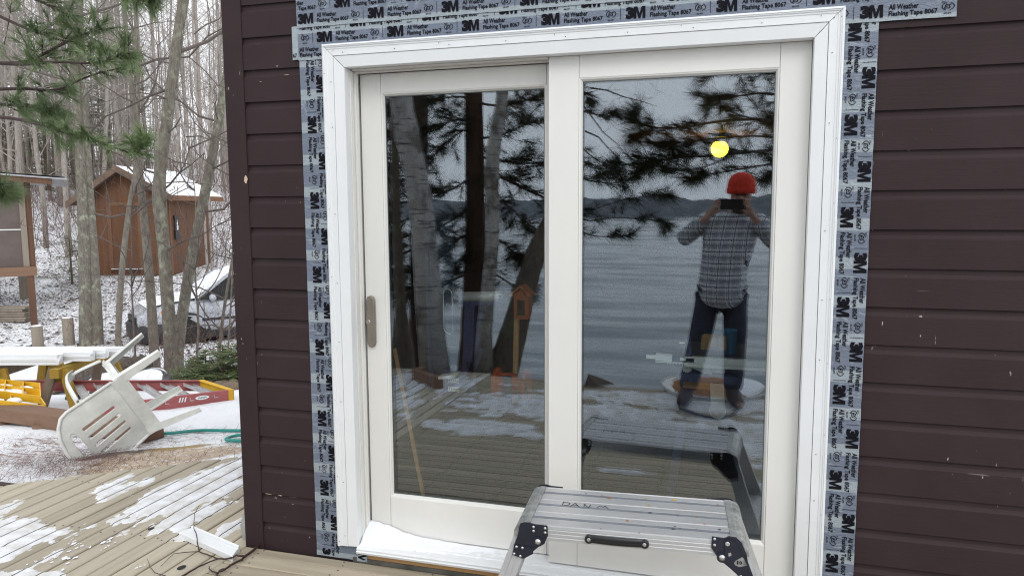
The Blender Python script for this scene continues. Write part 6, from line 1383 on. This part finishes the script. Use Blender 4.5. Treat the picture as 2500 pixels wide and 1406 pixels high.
c = wy(1238, 945, .6); T_ = thing('orange_reel', (c.x, c.y, .03), 'orange plastic cord reel lying on the cabin floor inside the sliding glass', 'cord reel'); m = MB(); m.lathe((c.x-.085, c.y+.08, c.z), [(.075, 0), (.075, .02), (.05, .022), (.05, .148), (.075, .15), (.075, .17)], 22, (1, 0, 0)); m.build('drum', plain('orange_plastic', (.42,.055,.012), .45), T_)
m = MB(); m.bb((c.x-.02, c.y-.01, c.z-.06), (c.x+.02, c.y+.01, c.z+.055)); m.build('bracket', M['saw_blue'], T_)
m = MB(); m.tube(smooth([(c.x+.06, c.y-.03, c.z+.08), (c.x+.11, c.y-.03, c.z+.02), (c.x+.10, c.y-.02, c.z-.06), (c.x+.12, c.y-.02, c.z-.10)]), .006, 6); m.build('cord', M['handle_black'], T_)
c = wy(1272, 745, .75); T_ = thing('lantern_box', (c.x, c.y, c.z-.08), 'small orange wooden birdhouse on a stake inside the sliding glass', 'birdhouse'); w_ = M['lbox'] = plain('orange_cedar', (.40,.10,.03), .7, 0, .15, 8)
m = MB(); m.prism([(c.x-.038, c.y, c.z-.07), (c.x+.038, c.y, c.z-.07), (c.x+.038, c.y, c.z+.05), (c.x, c.y, c.z+.08), (c.x-.038, c.y, c.z+.05)], (0, .08, 0)); m.build('house', w_, T_)
m = MB(); m.bar((c.x-.055, c.y+.03, c.z+.045), (c.x, c.y+.03, c.z+.095), .1, .01).bar((c.x+.055, c.y+.03, c.z+.045), (c.x, c.y+.03, c.z+.095), .1, .01); m.build('roof', w_, T_)
m = MB(); m.bb((c.x-.018, c.y-.003, c.z-.05), (c.x+.018, c.y-.0008, c.z+.025)); m.build('opening', M['dark_hole'], T_)
m = MB(); m.bar(wy(1262, 765, .78), wy(1257, 985, .78), .02, .024, (1, 0, 0)); m.build('stake', M['raw_wood'], T_)
T_ = thing('thin_lath', tuple(wy(1030, 1215, .25)), 'thin pale lath leaning inside the lower corner of the sliding glass', 'lath'); m = MB(); m.bar(wy(963, 850, .4), wy(1034, 1213, .3), .008, .016, (1, 0, 0)); m.build('lath', M['raw_wood'], T_)

# ================================================================== THE PERSON TAKING THE PICTURE
M['skin'] = plain('skin', (.42,.24,.18), .55, 0, .08, 9); M['hat'] = plain('red_knit', (.62,.035,.015), .85, 0, .12, 30, .5, 140); M['jeans'] = plain('dark_navy_trousers', (.024,.027,.05), .8, 0, .2, 8); M['boot'] = plain('brown_boot', (.06,.032,.024), .6, 0, .2, 9); M['hair'] = plain('dark_beard', (.05,.035,.028), .8)
t = NT('grey_plaid_flannel'); co = t.co(); X, Y, Z = t.xyz(co); 
def lines(v, per, w, off=0.): return t.math('LESS_THAN', t.math('FRACT', t.math('ADD', t.math('DIVIDE', v, per), off)), w)
u_ = t.math('ADD', X, t.math('MULTIPLY', Y, .35))
soft = t.mix(t.math('MULTIPLY', t.math('ADD', lines(u_, .085, .45), lines(Z, .085, .45)), .5), (.66,.68,.71,1), (.27,.285,.32,1))
c = t.mix(t.math('MAXIMUM', lines(u_, .085, .09, .3), lines(Z, .085, .08, .3)), soft, (.02,.02,.035,1)); c = t.mix(t.math('MAXIMUM', lines(u_, .0425, .06, .1), lines(Z, .085, .05, .75)), c, (.09,.09,.12,1)); t.col(c); t.bump(t.noise(9, 4, .6), .5, .02); M['plaid'] = t.set(.9, 0, .2)
def skin(name, verts, edges, radii, mat, parent, root=0, sub=2):
    me = bpy.data.meshes.new('tmp'); me.from_pydata([tuple(v) for v in verts], edges, []); o = bpy.data.objects.new('tmp', me); COL.objects.link(o)
    o.modifiers.new('s', 'SKIN'); 
    if not me.skin_vertices:
        bpy.context.view_layer.objects.active = o; bpy.ops.mesh.customdata_skin_add()
    for i, r in enumerate(radii): me.skin_vertices[0].data[i].radius = (r, r) if not hasattr(r, '__len__') else r
    me.skin_vertices[0].data[root].use_root = True
    md = o.modifiers.new('u', 'SUBSURF'); md.levels = sub; md.render_levels = sub
    dg = bpy.context.evaluated_depsgraph_get(); dg.update(); me2 = bpy.data.meshes.new_from_object(o.evaluated_get(dg)); bpy.data.objects.remove(o)
    inv = WORLD[parent].inverted(); me2.transform(inv); me2.name = name
    me2.polygons.foreach_set('use_smooth', [True]*len(me2.polygons)); me2.materials.clear(); me2.materials.append(mat); ob = bpy.data.objects.new(name, me2); link(ob, parent); return ob
per = thing('person', (-.1, -2.88, .0), 'person in red knit hat and grey plaid shirt holding up a phone, mirrored in glass', 'person')
y_ = -2.99
hip = (-.045, y_+.03, .90)
J = dict(pel=hip, sp=(-.03, y_+.01, 1.08), ch=(.0, y_-.02, 1.27), nk=(.045, y_-.02, 1.435), hd0=(.06, y_+.015, 1.50), hd1=(.075, y_+.02, 1.575), hd2=(.078, y_+.005, 1.66),
         hl=(-.145, y_+.03, .86), kl=(-.20, y_+.13, .48), al=(-.285, y_+.12, .10), tl=(-.315, y_+.30, .035), hr=(.05, y_+.03, .86), kr=(.06, y_+.12, .47), ar=(.055, y_+.05, .10), tr=(.11, y_+.24, .035),
         sl=(-.185, y_-.02, 1.385), el=(-.355, y_+.04, 1.235), wl=(-.165, y_+.165, 1.42), sr=(.215, y_-.02, 1.375), er=(.335, y_+.04, 1.215), wr=(.17, y_+.165, 1.41))
K = list(J); ix = {k: i for i, k in enumerate(K)}
ed = [('pel', 'sp'), ('sp', 'ch'), ('ch', 'nk'), ('nk', 'hd0'), ('hd0', 'hd1'), ('hd1', 'hd2'), ('pel', 'hl'), ('hl', 'kl'), ('kl', 'al'), ('al', 'tl'), ('pel', 'hr'), ('hr', 'kr'), ('kr', 'ar'), ('ar', 'tr'), ('ch', 'sl'), ('sl', 'el'), ('el', 'wl'), ('ch', 'sr'), ('sr', 'er'), ('er', 'wr')]
rad = dict(pel=.10, sp=.10, ch=.11, nk=.055, hd0=.062, hd1=.085, hd2=.078, hl=.07, kl=.05, al=.042, tl=.03, hr=.07, kr=.05, ar=.042, tr=.03, sl=.05, el=.042, wl=.027, sr=.05, er=.042, wr=.027)
V_ = [J[k] for k in K]; E_ = [(ix[a], ix[b]) for a, b in ed]; Rr = [rad[k] for k in K]
for s, wv_ in ((-1, 'wl'), (1, 'wr')):      # hands: palm, four bent fingers over the phone's edge, thumb along its back
    w = Vector(J[wv_]); pm = Vector((s*.108+.012, -2.795, 1.485)); V_.append(tuple(pm)); Rr.append(.026); pi_ = len(V_)-1; E_.append((ix[wv_], pi_))
    for f in range(4):
        z = 1.540-.016*f; ex = (.012, .004, .006, .018)[f]; a = (pm.x+s*.006, -2.775, z); b = (pm.x-s*(.012-ex*.3), -2.748, z+.004); c_ = (pm.x-s*(.034-ex), -2.7465, z+.003); n0 = len(V_)
        V_ += [a, b, c_]; Rr += [.0095, .0085, .0075]; E_ += [(pi_, n0), (n0, n0+1), (n0+1, n0+2)]
    n0 = len(V_); V_ += [(pm.x-s*.012, -2.785, 1.462), (pm.x-s*.035, -2.772, 1.470)]; Rr += [.011, .009]; E_ += [(pi_, n0), (n0, n0+1)]
skin('body', V_, E_, Rr, M['skin'], per, ix['pel'])
def sub_(keys, edges, radd, name, mat, sub=2, extra=None):
    kk = list(keys); ii = {k: i for i, k in enumerate(kk)}; return skin(name, [keys[k] for k in kk], [(ii[a], ii[b]) for a, b in edges], [radd[k] for k in kk], mat, per, 0, sub)
S_ = dict(hem=(-.05, y_+.03, .715), pel=(-.045, y_+.03, .92), sp=J['sp'], ch=J['ch'], up=(.02, y_-.02, 1.38), col=(.045, y_-.015, 1.425), sl=J['sl'], ul=(-.27, y_+.01, 1.31), el=(-.352, y_+.04, 1.24), fl=(-.26, y_+.10, 1.33), wl=(-.185, y_+.15, 1.40), sr=J['sr'], ur=(.27, y_+.01, 1.29), er=(.335, y_+.04, 1.22), fr=(.255, y_+.10, 1.31), wr=(.185, y_+.15, 1.39))
R2 = dict(hem=(.265, .205), pel=(.25, .19), sp=(.235, .18), ch=(.235, .17), up=(.14, .11), col=(.07, .07), sl=.085, ul=.075, el=.068, fl=.058, wl=.045, sr=.085, ur=.075, er=.068, fr=.058, wr=.045)
sub_(S_, [('hem', 'pel'), ('pel', 'sp'), ('sp', 'ch'), ('ch', 'up'), ('up', 'col'), ('ch', 'sl'), ('sl', 'ul'), ('ul', 'el'), ('el', 'fl'), ('fl', 'wl'), ('ch', 'sr'), ('sr', 'ur'), ('ur', 'er'), ('er', 'fr'), ('fr', 'wr')], R2, 'shirt', M['plaid'])
T2_ = dict(pel=(-.045, y_+.03, .88), hl=(-.145, y_+.035, .80), tl=(-.17, y_+.09, .64), kl=J['kl'], cl=(-.245, y_+.12, .28), al=(-.282, y_+.12, .10), hr=(.055, y_+.035, .80), tr=(.06, y_+.08, .64), kr=J['kr'], cr=(.058, y_+.08, .28), ar=(.055, y_+.05, .10))
R3 = dict(pel=.13, hl=.10, tl=.10, kl=.088, cl=.085, al=.075, hr=.10, tr=.10, kr=.088, cr=.085, ar=.075)
sub_(T2_, [('pel', 'hl'), ('hl', 'tl'), ('tl', 'kl'), ('kl', 'cl'), ('cl', 'al'), ('pel', 'hr'), ('hr', 'tr'), ('tr', 'kr'), ('kr', 'cr'), ('cr', 'ar')], R3, 'trousers', M['jeans'])
for k, a, tt in (('l', 'al', 'tl'), ('r', 'ar', 'tr')):
    A_ = Vector(J[a]); B_2 = Vector(J[tt]); dr = (B_2-A_); dr.z = 0; dr.normalize()
    sub_(dict(top=(A_.x, A_.y, .17), an=(A_.x, A_.y, .085), ball=tuple(Vector((A_.x, A_.y, .055))+dr*.12), toe=tuple(Vector((A_.x, A_.y, .05))+dr*.19), heel=tuple(Vector((A_.x, A_.y, .05))-dr*.05)), [('top', 'an'), ('an', 'ball'), ('ball', 'toe'), ('an', 'heel')], dict(top=.06, an=.065, ball=.05, toe=.04, heel=.045), 'boot', M['boot'])
hc = Vector((.077, y_+.012, 1.635))
m = MB(); prof = [(.098, -.03), (.104, -.01), (.103, .02), (.096, .055), (.078, .088), (.045, .108), (.008, .114)]; m.lathe(hc, prof, 24); m.lathe(hc+Vector((0, 0, -.045)), [(.100, 0), (.108, .012), (.108, .038), (.102, .05)], 24); m.build('beanie', M['hat'], per)
m = MB(); m.ball((hc.x, hc.y+.088, hc.z-.085), (.016, .022, .024), 10, 8); m.build('nose', M['skin'], per)
m = MB()
for s in (-1, 1): m.ball((hc.x+s*.032, hc.y+.078, hc.z-.052), (.012, .012, .009), 10, 8)
m.build('eyes', M['handle_black'], per)
m = MB(); m.ball((hc.x, hc.y+.035, hc.z-.145), (.072, .062, .045), 14, 8); m.build('beard', M['hair'], per)
m = MB(); m.bb((-.072, -2.772, 1.475), (.096, -2.7605, 1.552)); ph = m.build('phone', M['handle_black'], None, bevel=.005); tag(ph, 'black phone held sideways in both hands of the person in the red hat', 'phone')
# bench of weathered planks along the water side is hidden by the work platform; nothing more stands here
